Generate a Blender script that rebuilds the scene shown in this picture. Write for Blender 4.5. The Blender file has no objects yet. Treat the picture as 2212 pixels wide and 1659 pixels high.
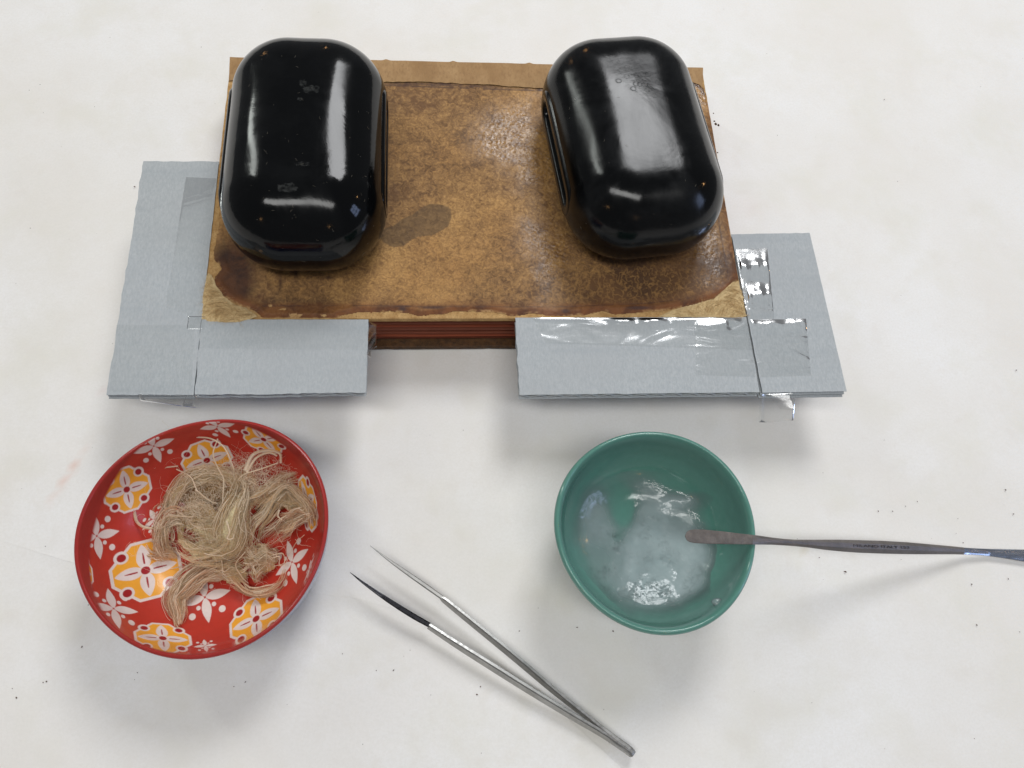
import bpy, math, random
import numpy as np
from mathutils import Matrix, Vector
from mathutils.bvhtree import BVHTree

# ---------------------------------------------------------------- camera
S = bpy.context.scene
C = S.collection
random.seed(7)
RNG = np.random.default_rng(7)
CAM_H = 0.35
def _n(v):
    v = np.array(v, float); return v/np.linalg.norm(v)
AY = _n([-402, 7772, -3028.])                 # depth direction of the table, in camera axes
AX = np.array([1, .0176, -.09]); AX = _n(AX - AY*(AX@AY))
AZ = np.cross(AX, AY)
cam_d = bpy.data.cameras.new('camera'); cam = bpy.data.objects.new('camera', cam_d); C.objects.link(cam)
cam.matrix_world = Matrix(((AX[0], AX[1], AX[2], 0), (AY[0], AY[1], AY[2], 0), (AZ[0], AZ[1], AZ[2], CAM_H), (0, 0, 0, 1)))
cam_d.sensor_width = 36; cam_d.lens = 27.04; cam_d.clip_start = .01; cam_d.clip_end = 50
S.camera = cam

# ---------------------------------------------------------------- room light
w = bpy.data.worlds.new('World'); S.world = w; w.use_nodes = True
w.node_tree.nodes['Background'].inputs[0].default_value = (.93, .96, 1.0, 1)
w.node_tree.nodes['Background'].inputs[1].default_value = .15
S.view_settings.view_transform = 'Standard'; S.view_settings.look = 'None'
S.view_settings.exposure = 0.0
S.cycles.transparent_max_bounces = 24
S.cycles.max_bounces = 12; S.cycles.diffuse_bounces = 7
try: S.cycles.sample_clamp_indirect = 4
except Exception: pass

def area(name, loc, target, sx, sy, power, col):
    l = bpy.data.lights.new(name, 'AREA'); l.shape = 'RECTANGLE'; l.size = sx; l.size_y = sy
    l.energy = power; l.color = col
    o = bpy.data.objects.new(name, l); C.objects.link(o)
    d = (Vector(target) - Vector(loc)).normalized()
    o.matrix_world = Matrix.Translation(loc) @ d.to_track_quat('-Z', 'Y').to_matrix().to_4x4()
    return o
area('ceiling_light', (.38, 1.12, 1.20), (.02, .15, 0), .50, .52, 11.8, (.975, .985, 1.0))
area('tube_light', (-1.75, 1.75, 1.45), (0, .2, 0), .15, 1.2, 7.5, (.95, 1.0, .95))
area('rear_tube_light', (-.15, -.30, 1.90), (0, .2, 0), 1.8, .30, 17.5, (1.0, .995, .975))
for i in range(2):
    for j in range(3):
        area('window_pane_light', (1.35, -.36+.19*i, .50+.19*j), (.1, .1, 0), .165, .15, .42, (.50, .64, 1.0))
for p in ((-1.2, -.9, 1.1), (1.5, .35, .9), (.5, -1.6, 1.0), (-1.1, 2.2, .75), (-.2, 2.4, .7)):
    area('warm_bulb_light', p, (0, .15, 0), .035, .035, .32, (1.0, .55, .22))

# ---------------------------------------------------------------- helpers
def P(u, v, z=0.0):
    """point of the real plane at height z that the measured spot (u, v) of the survey picture shows"""
    c = np.array([(u-1106)/1661, -(v-829.5)/1661, -1.])
    d = np.array([c@AX, c@AY, c@AZ]); t = (z-CAM_H)/d[2]
    return np.array([d[0]*t, d[1]*t, z])
def ray(u, v):
    c = np.array([(u-1106)/1661, -(v-829.5)/1661, -1.])
    return Vector((c@AX, c@AY, c@AZ)).normalized()
def Q(p):
    """inverse of P for an array of points"""
    d = np.asarray(p, float) - np.array([0, 0, CAM_H])
    M = np.stack([AX, AY, AZ]); c = d@M
    return 1106+1661*c[..., 0]/-c[..., 2], 829.5-1661*c[..., 1]/-c[..., 2]

def _hash(ix, iy, s):
    h = (ix.astype(np.int64)*374761393 + iy.astype(np.int64)*668265263 + s*974634777) & 0xffffffff
    h = ((h ^ (h >> 13))*1274126177) & 0xffffffff
    return ((h ^ (h >> 16)) & 0xffff)/65535.0
def vnoise(x, y, s=0):
    ix = np.floor(x); iy = np.floor(y); fx = x-ix; fy = y-iy
    fx = fx*fx*(3-2*fx); fy = fy*fy*(3-2*fy)
    a = _hash(ix, iy, s); b = _hash(ix+1, iy, s); c = _hash(ix, iy+1, s); d = _hash(ix+1, iy+1, s)
    return (a*(1-fx)+b*fx)*(1-fy)+(c*(1-fx)+d*fx)*fy
def fbm(x, y, s=0, o=4):
    t = 0; a = .5; n = 0
    for k in range(o):
        t = t+a*vnoise(x*2**k, y*2**k, s+k*17); n += a; a *= .5
    return t/n
def sstep(a, b, x):
    t = np.clip((x-a)/(b-a), 0, 1); return t*t*(3-2*t)
def inpoly(x, y, poly):
    r = np.zeros(x.shape, bool); n = len(poly)
    for i in range(n):
        x1, y1 = poly[i]; x2, y2 = poly[(i+1) % n]
        if y1 == y2: continue
        r ^= ((y1 > y) != (y2 > y)) & (x < (x2-x1)*(y-y1)/(y2-y1)+x1)
    return r
def distseg(x, y, pts, closed=True):
    d = np.full(x.shape, 1e9); n = len(pts)
    for i in range(n if closed else n-1):
        ax, ay = pts[i]; bx, by = pts[(i+1) % n]
        vx, vy = bx-ax, by-ay; L = vx*vx+vy*vy+1e-12
        t = np.clip(((x-ax)*vx+(y-ay)*vy)/L, 0, 1)
        d = np.minimum(d, np.hypot(x-ax-t*vx, y-ay-t*vy))
    return d

def mesh_obj(name, verts, faces, mat=None, parent=None, smooth=True, attrs=None):
    me = bpy.data.meshes.new(name)
    verts = np.asarray(verts, np.float32)
    if isinstance(faces, np.ndarray):
        k = faces.shape[1]; nf = len(faces)
        me.vertices.add(len(verts)); me.vertices.foreach_set('co', verts.ravel())
        me.loops.add(nf*k); me.loops.foreach_set('vertex_index', faces.astype(np.int32).ravel())
        me.polygons.add(nf); me.polygons.foreach_set('loop_start', np.arange(0, nf*k, k, dtype=np.int32))
        me.update(calc_edges=True)
    else:
        me.from_pydata([tuple(map(float, v)) for v in verts], [], faces); me.update()
    me.validate()
    me.polygons.foreach_set('use_smooth', [smooth]*len(me.polygons))
    for k, a in (attrs or {}).items():
        a = np.asarray(a, np.float32)
        if a.ndim == 1:
            at = me.attributes.new(k, 'FLOAT', 'POINT'); at.data.foreach_set('value', a)
        else:
            at = me.attributes.new(k, 'FLOAT_COLOR', 'POINT')
            at.data.foreach_set('color', np.c_[a, np.ones(len(a))].astype(np.float32).ravel())
    if mat: me.materials.append(mat)
    o = bpy.data.objects.new(name, me); C.objects.link(o)
    if parent: o.parent = parent
    return o
def empty(name, label, cat, loc=(0, 0, 0), rz=0, group=None):
    o = bpy.data.objects.new(name, None); C.objects.link(o)
    o.location = loc; o.rotation_euler = (0, 0, rz); o.empty_display_size = .01
    o['label'] = label; o['category'] = cat
    if group: o['group'] = group
    return o
def grid_faces(nx, ny, wrapx=False):
    i = np.arange(nx if wrapx else nx-1); j = np.arange(ny-1)
    I, J = np.meshgrid(i, j, indexing='ij'); I = I.ravel(); J = J.ravel(); I2 = (I+1) % nx
    return np.stack([I*ny+J, I2*ny+J, I2*ny+J+1, I*ny+J+1], 1)
def catmull(pts, n):
    pts = np.asarray(pts, float); p = np.vstack([2*pts[0]-pts[1], pts, 2*pts[-1]-pts[-2]])
    out = []; m = len(pts)-1
    for s in np.linspace(0, m-1e-6, n):
        i = int(s); t = s-i; a, b, c, d = p[i:i+4]
        out.append(.5*((2*b)+(c-a)*t+(2*a-5*b+4*c-d)*t*t+(3*b-a-3*c+d)*t**3))
    return np.array(out)
def slab(poly, z0, z1, bev=0):
    """closed slab from a plan polygon"""
    n = len(poly); v = [(x, y, z0) for x, y in poly]+[(x, y, z1) for x, y in poly]
    f = [list(range(n))[::-1], list(range(n, 2*n))]+[[i, (i+1) % n, n+(i+1) % n, n+i] for i in range(n)]
    return v, f
def lin(r, g, b):
    return tuple((c/255/12.92 if c/255 <= .04045 else ((c/255+.055)/1.055)**2.4) for c in (r, g, b))

class NT:
    """small node-tree builder"""
    def __init__(s, name):
        s.m = bpy.data.materials.new(name); s.m.use_nodes = True; s.t = s.m.node_tree
        s.b = s.t.nodes['Principled BSDF']; s.out = s.t.nodes['Material Output']
    def n(s, typ, **kw):
        nd = s.t.nodes.new(typ)
        for k, v in kw.items():
            if k.startswith('_'): setattr(nd, k[1:], v)
            else:
                key = int(k[1:]) if k[0] == 'i' and k[1:].isdigit() else k.replace('_', ' ')
                s.set(nd.inputs[key], v)
        return nd
    def set(s, sock, v):
        if isinstance(v, bpy.types.NodeSocket): s.t.links.new(v, sock)
        elif isinstance(v, bpy.types.Node): s.t.links.new(v.outputs[0], sock)
        elif isinstance(v, tuple) and len(v) == 3 and sock.type == 'RGBA': sock.default_value = (*v, 1)
        else: sock.default_value = v
    def co(s, scale=(1, 1, 1)):
        tc = s.n('ShaderNodeTexCoord'); mp = s.n('ShaderNodeMapping', Vector=tc.outputs['Object']); mp.inputs['Scale'].default_value = scale
        return mp.outputs[0]
    def noise(s, scale, vec, detail=4, rough=.55, dist=0):
        return s.n('ShaderNodeTexNoise', Vector=vec, Scale=scale, Detail=detail, Roughness=rough, Distortion=dist).outputs[0]
    def ramp(s, fac, stops):
        r = s.n('ShaderNodeValToRGB', Fac=fac); e = r.color_ramp.elements
        e[0].position, e[0].color = stops[0][0], (*stops[0][1], 1)
        e[1].position, e[1].color = stops[-1][0], (*stops[-1][1], 1)
        for p, c in stops[1:-1]:
            x = e.new(p); x.color = (*c, 1)
        return r.outputs[0]
    def fr(s, fac, a, b, lo=0., hi=1.):
        return s.n('ShaderNodeMapRange', Value=fac, From_Min=a, From_Max=b, To_Min=lo, To_Max=hi).outputs[0]
    def mix(s, fac, a, b, mode='MIX'):
        m = s.n('ShaderNodeMix', _data_type='RGBA', _blend_type=mode)
        s.set(m.inputs[0], fac); s.set(m.inputs[6], a); s.set(m.inputs[7], b); return m.outputs[2]
    def math(s, op, a, b=0.):
        m = s.n('ShaderNodeMath', _operation=op); s.set(m.inputs[0], a); s.set(m.inputs[1], b); return m.outputs[0]
    def attr(s, name, col=False):
        a = s.n('ShaderNodeAttribute', _attribute_name=name); return a.outputs['Color' if col else 'Fac']
    def bump(s, h, dist, strength=1., normal=None):
        b = s.n('ShaderNodeBump', Height=h, Distance=dist, Strength=strength)
        if normal: s.set(b.inputs['Normal'], normal)
        return b.outputs[0]
    def p(s, **kw):
        for k, v in kw.items(): s.set(s.b.inputs[k.replace('_', ' ')], v)
        return s

# ---------------------------------------------------------------- materials
def m_paper():
    t = NT('white_paper'); c = t.co()
    blot = t.noise(9, c, 5, .6); fine = t.noise(900, c, 4, .7); med = t.noise(90, c, 4, .6)
    col = t.mix(t.fr(blot, .35, .65), lin(231, 227, 221), lin(239, 238, 237)); col = t.mix(t.fr(t.noise(22, c, 4, .6), .5, .68, 0, .6), col, lin(226, 223, 212))
    col = t.mix(t.fr(fine, .3, .7, 0, .5), col, lin(222, 219, 213))
    col = t.mix(t.fr(med, .55, .75, 0, .35), col, lin(224, 219, 212))
    # faint dirty specks with a shape of their own
    v = t.n('ShaderNodeTexVoronoi', Vector=c, Scale=60.); v.inputs['Randomness'].default_value = 1
    sp = t.math('LESS_THAN', v.outputs['Distance'], .018)
    rnd = t.math('GREATER_THAN', t.n('ShaderNodeSeparateColor', i0=v.outputs['Color']).outputs[0], .6)
    col = t.mix(t.math('MULTIPLY', t.math('MULTIPLY', sp, rnd), .55), col, lin(90, 75, 65))
    st = t.attr('stain', True)
    col = t.mix(1., col, st, 'MULTIPLY')
    h = t.math('ADD', t.math('MULTIPLY', fine, .00004), t.math('MULTIPLY', med, .00025))
    t.p(Base_Color=col, Roughness=.72, Normal=t.bump(h, 1., .7)); t.b.inputs['Specular IOR Level'].default_value = .25
    return t.m
def m_leather():
    t = NT('mottled_leather'); c = t.co()
    net = t.noise(330, t.co((1, 1, 1)), 6, .72, 1.2)
    big = t.noise(26, c, 5, .6, .4)
    wv_ = t.n('ShaderNodeTexNoise', Vector=c, Scale=160., Detail=3.); vv_ = t.n('ShaderNodeVectorMath', _operation='SCALE', i0=wv_.outputs[1]); vv_.inputs['Scale'].default_value = .018
    va_ = t.n('ShaderNodeVectorMath', _operation='ADD', i0=t.co((1.5, .8, 1)), i1=vv_.outputs[0])
    v = t.n('ShaderNodeTexVoronoi', Vector=va_.outputs[0], Scale=190., _feature='DISTANCE_TO_EDGE')
    crk = t.fr(t.math('ADD', v.outputs['Distance'], t.math('MULTIPLY', t.noise(350, c, 4, .7), .45)), .19, .34)
    mid = t.noise(95, c, 5, .65, .5)
    fine_ = t.noise(900, c, 3, .6)
    gold = t.mix(t.fr(big, .35, .65), lin(196, 152, 92), lin(178, 132, 76)); gold = t.mix(t.fr(fine_, .4, .65, 0, .55), gold, lin(120, 86, 48))
    dark = t.mix(t.fr(big, .4, .6), lin(108, 76, 46), lin(82, 57, 36))
    f = t.math('ADD', t.math('MULTIPLY', net, .85), t.math('MULTIPLY', mid, .35))
    f = t.math('ADD', f, t.math('MULTIPLY', t.attr('wear'), .30))
    mott = t.mix(t.fr(f, .57, .90), gold, dark)
    # light crackle veins
    vein = t.math('MULTIPLY', t.fr(crk, 0, 1, 1, 0), t.attr('crack'))
    mott = t.mix(t.math('MULTIPLY', vein, .6), mott, lin(168, 126, 72))
    burn = t.mix(t.fr(mid, .45, .6), lin(60, 38, 28), lin(92, 58, 36))
    col = t.mix(t.attr('burnt'), mott, burn)
    rimc = t.mix(t.fr(mid, .4, .65), lin(124, 76, 38), lin(84, 48, 26))
    col = t.mix(t.attr('rim'), col, rimc)
    col = t.mix(t.attr('stain'), col, t.mix(t.fr(net, .4, .65), lin(112, 86, 54), lin(84, 64, 44)))
    col = t.mix(t.attr('tool'), col, lin(64, 44, 42))
    col = t.mix(t.attr('pale'), col, t.mix(t.fr(net, .4, .6), lin(196, 158, 105), lin(150, 110, 66)))
    peb = t.n('ShaderNodeTexVoronoi', Vector=c, Scale=560., _feature='SMOOTH_F1')
    h = t.math('ADD', t.math('MULTIPLY', peb.outputs[0], t.fr(t.attr('gloss'), 0, 1, .00014, .00060)), t.math('MULTIPLY', net, .00035))
    rough = t.fr(t.attr('gloss'), 0, 1, .60, .24)
    t.p(Base_Color=col, Roughness=t.math('ADD', rough, t.fr(net, .3, .7, -.06, .12)), Normal=t.bump(h, 1., .9))
    t.set(t.b.inputs['Specular IOR Level'], t.fr(t.attr('gloss'), 0, 1, .35, .8))
    return t.m
def m_simple(name, a, b, scale, rough=.7, bump=.0002, stretch=(1, 1, 1), spec=.3, fine=None, sheen=0):
    t = NT(name); c = t.co(stretch); n = t.noise(scale, c, 5, .65)
    col = t.mix(t.fr(n, .35, .65), lin(*a), lin(*b))
    if fine: col = t.mix(t.fr(t.noise(scale*7, c, 3), .5, .7, 0, .6), col, lin(*fine))
    t.p(Base_Color=col, Roughness=rough)
    if bump: t.p(Normal=t.bump(n, bump, 1.))
    t.b.inputs['Specular IOR Level'].default_value = spec
    if sheen: t.b.inputs['Sheen Weight'].default_value = sheen
    return t.m
def m_black(name, r0, r1, dusty):
    t = NT(name); c = t.co()
    n = t.noise(40, c, 5, .6, .6); f = t.noise(400, c, 4, .7); s = t.noise(120, t.co((1, .12, 1)), 4, .7, .8)
    col = t.mix(t.fr(t.math('ADD', n, t.math('MULTIPLY', f, .3)), .62, .82, 0, dusty), (.0018, .0021, .0025), lin(60, 62, 64))
    rgh = t.math('ADD', t.fr(n, .35, .65, r0, r1), t.fr(s, .45, .75, 0, .08))
    h = t.math('ADD', t.math('MULTIPLY', n, .0003), t.math('MULTIPLY', f, .00001))
    t.p(Base_Color=col, Roughness=rgh, Normal=t.bump(h, 1., .55)); t.b.inputs['IOR'].default_value = 1.35
    return t.m
def m_glaze(name, attr=None, col=None, rough=.09, wob=.0003):
    t = NT(name); c = t.co()
    base = t.attr(attr, True) if attr else col
    n = t.noise(300, c, 4, .6)
    base = t.mix(t.fr(n, .3, .7, 0, .10), base, (.02, .01, .01) if attr else (.01, .05, .05))
    t.p(Base_Color=base, Roughness=rough, Normal=t.bump(t.noise(60, c, 3), wob, .6)); t.b.inputs['IOR'].default_value = 1.5
    t.b.inputs['Coat Weight'].default_value = .3; t.b.inputs['Coat Roughness'].default_value = .04
    return t.m
def m_tape(name='clear_tape', crinkle=1.):
    t = NT(name); c = t.co()
    n = t.noise(420, t.co((1, 1.6, 1)), 2, .5, .5); n2 = t.noise(45, t.co((1, 2.2, 1)), 2, .5, .8)
    h = t.math('ADD', t.math('MULTIPLY', n, .00002*crinkle), t.math('MULTIPLY', n2, .0007*crinkle))
    nm = t.bump(h, 1., .8)
    tr = t.n('ShaderNodeBsdfTransparent', Color=(.985, .988, .985) if crinkle > .3 else (.994, .996, .994)); gl = t.n('ShaderNodeBsdfGlossy', Color=(1., 1., 1.), Roughness=.15, Normal=nm)
    fr = t.math('MULTIPLY', t.n('ShaderNodeFresnel', IOR=1.62, Normal=nm).outputs[0], 1. if crinkle > .3 else .45)
    mx = t.n('ShaderNodeMixShader', i0=fr, i1=tr.outputs[0], i2=gl.outputs[0]); t.t.links.new(mx.outputs[0], t.out.inputs[0])
    return t.m
def m_card():
    t = NT('grey_card'); c = t.co()
    f = t.noise(1500, t.co((1, .35, 1)), 4, .75); g = t.noise(18, c, 4, .6); b = t.noise(60, t.co((.2, 2.2, 1)), 3)
    col = t.mix(t.fr(f, .35, .65), lin(163, 169, 172), lin(184, 188, 190))
    col = t.mix(t.fr(g, .35, .65, 0, .5), col, lin(170, 173, 175)); col = t.mix(t.fr(b, .5, .7, 0, .2), col, lin(150, 158, 164))
    t.p(Base_Color=col, Roughness=.8, Normal=t.bump(f, .00006, .7)); t.b.inputs['Specular IOR Level'].default_value = .2
    return t.m
def m_steel(name, col, rough, sc=(1, 1, 1)):
    t = NT(name); n = t.noise(700, t.co(sc), 4, .7); g = t.noise(90, t.co(), 4, .6)
    cc = t.mix(t.fr(g, .4, .65, 0, .5), col, tuple(x*.6 for x in col))
    t.p(Base_Color=cc, Metallic=1., Roughness=t.fr(n, .3, .7, rough*.7, rough*1.4), Normal=t.bump(n, .000004, .5))
    return t.m
def m_fibre():
    t = NT('flax_fibre'); a = t.mix(1., t.attr('tint', True), (1.0, .935, .815), 'MULTIPLY')
    t.p(Base_Color=a, Roughness=.5); t.b.inputs['Specular IOR Level'].default_value = .5; t.b.inputs['Sheen Weight'].default_value = .4
    df = t.n('ShaderNodeBsdfTranslucent', Color=a); mx = t.n('ShaderNodeMixShader', i0=.48, i1=t.b.outputs[0], i2=df.outputs[0])
    tr = t.n('ShaderNodeBsdfTransparent', Color=(1., .97, .92)); m2 = t.n('ShaderNodeMixShader', i0=.30, i1=mx.outputs[0], i2=tr.outputs[0])
    t.t.links.new(m2.outputs[0], t.out.inputs[0]); return t.m
def m_paste():
    t = NT('starch_paste'); c = t.co()
    n = t.noise(330, t.co((1, 1.5, 1)), 5, .62, 1.2); n2 = t.noise(60, c, 3, .5, 1.); n3 = t.noise(110, c, 3, .6, .5)
    ridge = t.math('ABSOLUTE', t.math('SUBTRACT', n, .5))
    ridge = t.math('MULTIPLY', t.fr(ridge, .0, .028, 1, 0), t.fr(n3, .46, .56))
    wet = t.attr('lumpy')
    h = t.math('ADD', t.math('MULTIPLY', t.math('MULTIPLY', ridge, .00042), wet), t.math('MULTIPLY', n2, .0005))
    nm = t.bump(h, 1., .8)
    col = t.mix(t.fr(n2, .3, .7), lin(146, 162, 164), lin(162, 176, 178))
    t.p(Base_Color=col, Roughness=.13, Normal=nm); t.b.inputs['IOR'].default_value = 1.38
    tr = t.n('ShaderNodeBsdfTransparent', Color=(.98, .99, .99)); gl = t.n('ShaderNodeBsdfGlossy', Roughness=.08, Normal=nm)
    fr = t.n('ShaderNodeFresnel', IOR=1.42, Normal=nm); clear = t.n('ShaderNodeMixShader', i0=t.math('MULTIPLY', fr, t.fr(t.attr('milk'), .09, .30)), i1=tr.outputs[0], i2=gl.outputs[0])
    mx = t.n('ShaderNodeMixShader', i0=t.attr('milk'), i1=clear.outputs[0], i2=t.b.outputs[0]); t.t.links.new(mx.outputs[0], t.out.inputs[0])
    return t.m

MP = m_paper(); ML = m_leather(); MCARD = m_card(); MTAPE = m_tape(crinkle=1.0); MTAPE_FLAT = m_tape('smooth_clear_tape', .12)
MTAPE_LOOSE = m_tape('loose_clear_tape', .5)
MFIB = m_fibre()
MTAN = m_simple('torn_leather_ply', (196, 160, 108), (166, 128, 80), 300, .9, .0006, fine=(128, 94, 58))
MKRAFT = m_simple('tan_spine_leather', (172, 138, 96), (152, 118, 78), 120, .68, .0006, (1, .5, 1), fine=(140, 108, 72))
MPAGE = m_simple('red_sprinkled_leaf_edges', (146, 78, 54), (104, 54, 38), 900, .75, .0002, (.03, 1, 6), fine=(134, 78, 54))
MPAGE2 = m_simple('pale_leaf_edges', (150, 78, 50), (118, 54, 36), 900, .75, .0002, (.03, 1, 6))
MBACK = m_simple('dark_board_leather', (92, 62, 34), (52, 34, 20), 420, .6, .0004, fine=(120, 84, 44))
MBW = m_black('polished_black_bakelite', .08, .13, .04)
MBW2 = m_black('scuffed_black_bakelite', .10, .22, .10)
MDARK = m_simple('slot_shade_black', (14, 14, 14), (8, 8, 8), 400, .5, .0001)  # shade inside the grip slots, put into a near-black colour
MTEAL = m_glaze('teal_glaze', col=lin(92, 140, 128), rough=.11)
MRED = m_glaze('printed_red_glaze', attr='print', rough=.30, wob=.0002); _p = MRED.node_tree.nodes['Principled BSDF']; _p.inputs['Coat Weight'].default_value = .12; _p.inputs['Specular IOR Level'].default_value = .35
MBLUE = m_glaze('violet_blue_glaze', col=lin(82, 92, 150), rough=.12)
MST = m_steel('brushed_steel', (.46, .455, .44), .40, (1, 1, 1))
MST_K = m_steel('steel_dark_reflection', (.035, .035, .04), .30)  # steel of the lower point, its dark reflection put into the colour
MST_D = m_steel('dark_steel', (.20, .19, .18), .30)
MSPAT = m_steel('aged_spatula_steel', (.30, .275, .26), .46)
MSTAMP = m_steel('stamped_steel', (.12, .11, .105), .5)
MSPAT_T = m_simple('pitted_steel_with_dried_paste', (114, 107, 102), (90, 84, 80), 260, .5, .0003, fine=(84, 78, 74), spec=.6)
MSPAT_B = m_steel('bright_steel_blade', (.62, .68, .80), .22, (.1, 1, 1))
MCORE = NT('fibre_wad'); _f = MCORE.noise(420, MCORE.co((1, 1, 1)), 5, .7, 2.); _a = MCORE.attr('tint', True)
MCORE.p(Base_Color=MCORE.mix(MCORE.fr(_f, .35, .65, 0, .3), _a, lin(168, 136, 98)), Roughness=.9, Normal=MCORE.bump(_f, .0010, 1.)); MCORE = MCORE.m
MFILL = m_simple('matted_fibre_fill', (214, 190, 144), (194, 168, 122), 300, .85, .0004, (1, 1, 1), fine=(172, 148, 108))
MCRUMB = m_simple('leather_crumb', (96, 66, 48), (58, 44, 38), 900, .9, 0)
MLINT = m_simple('grey_lint', (190, 186, 178), (140, 136, 128), 900, .9, 0)

# ---------------------------------------------------------------- paper on the table
def sheet(name, x0, x1, y0, y1, nx, ny, z, hf, label=None, clip=None):
    X, Y = np.meshgrid(np.linspace(x0, x1, nx), np.linspace(y0, y1, ny), indexing='ij')
    X = X.ravel(); Y = Y.ravel(); Zh = z+hf(X, Y)
    u, v = Q(np.c_[X, Y, np.zeros_like(X)])
    col = np.ones((len(X), 3))
    def blot(cu, cv, ru, rv, ang, c, k):
        a = math.radians(ang); du = (u-cu)*math.cos(a)+(v-cv)*math.sin(a); dv = -(u-cu)*math.sin(a)+(v-cv)*math.cos(a)
        m = np.exp(-((du/ru)**2+(dv/rv)**2))*(.5+vnoise(u*.12, v*.12, 5))*k
        col[:] = col*(1-np.clip(m, 0, 1)[:, None]*(1-np.array(c)))
    blot(150, 1020, 52, 5, -58, (.93, .68, .60), .8); blot(118, 1062, 20, 3, -50, (.95, .75, .66), .6)
    blot(480, 1508, 16, 9, 0, (.90, .80, .70), .6); blot(1060, 1560, 24, 14, 0, (.95, .92, .86), .5)
    blot(1620, 445, 40, 26, 0, (.98, .94, .93), .6); blot(1600, 560, 60, 40, 0, (.98, .96, .94), .6)
    blot(225, 838, 7, 5, 0, (.8, .5, .5), .7); blot(1735, 1197, 2.5, 18, 12, (.8, .74, .6), .8)
    o = mesh_obj(name, np.c_[X, Y, Zh], grid_faces(nx, ny), MP, attrs={'stain': col})
    return o
def h_table(X, Y):
    h = .0013*(fbm(X*9, Y*9, 3, 3)-.5) + .0008*(fbm(X*30+40, Y*22, 11, 3)-.5)
    # soft cockles running diagonally over the near half
    d = (X*.35+Y*.94); h += .00035*np.sin(d*70+3*fbm(X*5, Y*5, 21, 2))*sstep(.18, .0, Y)
    for a, b, k in (((-.34, .13), (.30, .035), .0003), ((-.30, .02), (.25, -.07), .0002), ((-.33, .36), (-.1, .52), .00018), ((.16, .10), (.40, .22), .00014)):
        (ax, ay), (bx, by) = a, b; L = math.hypot(bx-ax, by-ay)
        s = ((X-ax)*(by-ay)-(Y-ay)*(bx-ax))/L; h += k*np.exp(-(s/.0025)**2)
    return h
table = sheet('table_paper', -.75, .75, -.45, 1.05, 420, 420, -.0010, h_table)
table['kind'] = 'structure'
# a second, thinner sheet of paper overlaps the near half; its far edge is the faint diagonal line
e0 = P(0, 1168); e1 = P(150, 1214); e2 = P(775, 1293); e3 = P(900, 1330)
def overlay():
    nx, ny = 240, 150
    k4 = P(1000, 1385); k5 = P(1160, 1490); k6 = P(1378, 1690)
    xs = np.linspace(-.60, k6[0], nx); top = np.interp(xs, [-.6, e0[0], e1[0], e2[0], e3[0], k4[0], k5[0], k6[0]], [e0[1]+.03, e0[1], e1[1], e2[1], e3[1], k4[1], k5[1], k6[1]])
    V = []; 
    for i, x in enumerate(xs):
        s = np.linspace(0, 1, ny); V.append(np.c_[np.full(ny, x)+.0*s, top[i]+(-.42-top[i])*s, np.zeros(ny)])
    V = np.vstack(V); X, Y = V[:, 0], V[:, 1]
    s = np.tile(np.linspace(0, 1, ny), nx)
    V[:, 2] = -.0010+h_table(X, Y)+.00035+.0003*np.exp(-s/.006)*(fbm(X*25, X*0+3, 5, 3))
    a = P(713, 1352); b = P(900, 1397); L = np.hypot(*(b-a)[:2])
    d = ((X-a[0])*(b[1]-a[1])-(Y-a[1])*(b[0]-a[0]))/L
    V[:, 2] += .0004*np.exp(-(d/.0012)**2)
    o = mesh_obj('paper_sheet', V, grid_faces(nx, ny), MP, attrs={'stain': np.ones((len(V), 3))})
    o['label'] = 'thin white overlay sheet lying on the table paper under the red bowl and tweezers'; o['category'] = 'paper'
overlay()

# ---------------------------------------------------------------- the book
HB = .031                                  # top of the front board
book = empty('old_book', 'old leather-bound book lying closed under the two black weights', 'book', tuple(P(1030, 400, 0)))
def kid(o, par=None):
    """parent to a thing without moving (things are translated only unless turned)"""
    par = par or book
    o.parent = par; o.matrix_parent_inverse = (Matrix.Translation(par.location) @ par.rotation_euler.to_matrix().to_4x4()).inverted(); return o
qTL, qTR, qBR, qBL = [P(*p, HB)[:2] for p in ((497, 119), (1518, 142), (1613, 686), (432, 689))]
def bil(s, t):                             # s along the tail edge, t away from the viewer
    s = np.asarray(s)[..., None]; t = np.asarray(t)[..., None]
    return (qBL*(1-s)+qBR*s)*(1-t)+(qTL*(1-s)+qTR*s)*t
def slab_st(name, s0, s1, t0, t1, z0, z1, mat, rag=0., seed=0, n=60, round_back=0):
    """slab in book coordinates with uneven edges"""
    pts = []
    def edge(sa, ta, sb, tb, m):
        for k in range(m):
            f = k/m; pts.append((sa+(sb-sa)*f, ta+(tb-ta)*f))
    edge(s0, t0, s1, t0, n); edge(s1, t0, s1, t1, n//2); edge(s1, t1, s0, t1, n); edge(s0, t1, s0, t0, n//2)
    pts = np.array(pts); q = np.arange(len(pts))
    jit = rag*(fbm(q*.35, q*0+seed, seed, 3)-.5)*2
    cen = np.array([.5*(s0+s1), .5*(t0+t1)]); d = pts-cen; pts = cen+d*(1+jit[:, None])
    xy = bil(pts[:, 0], pts[:, 1]); v, f = slab([tuple(p) for p in xy], z0, z1)
    o = kid(mesh_obj(name, v, f, mat, smooth=False))
    if z1-z0 > .0008:
        b = o.modifiers.new('bevel', 'BEVEL'); b.width = min(.0005, (z1-z0)*.3); b.segments = 2; b.limit_method = 'ANGLE'
    return o
slab_st('back_board', -.002, 1.001, -.012, .99, .0002, .0034, MBACK, .002, 3, 160)
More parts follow.
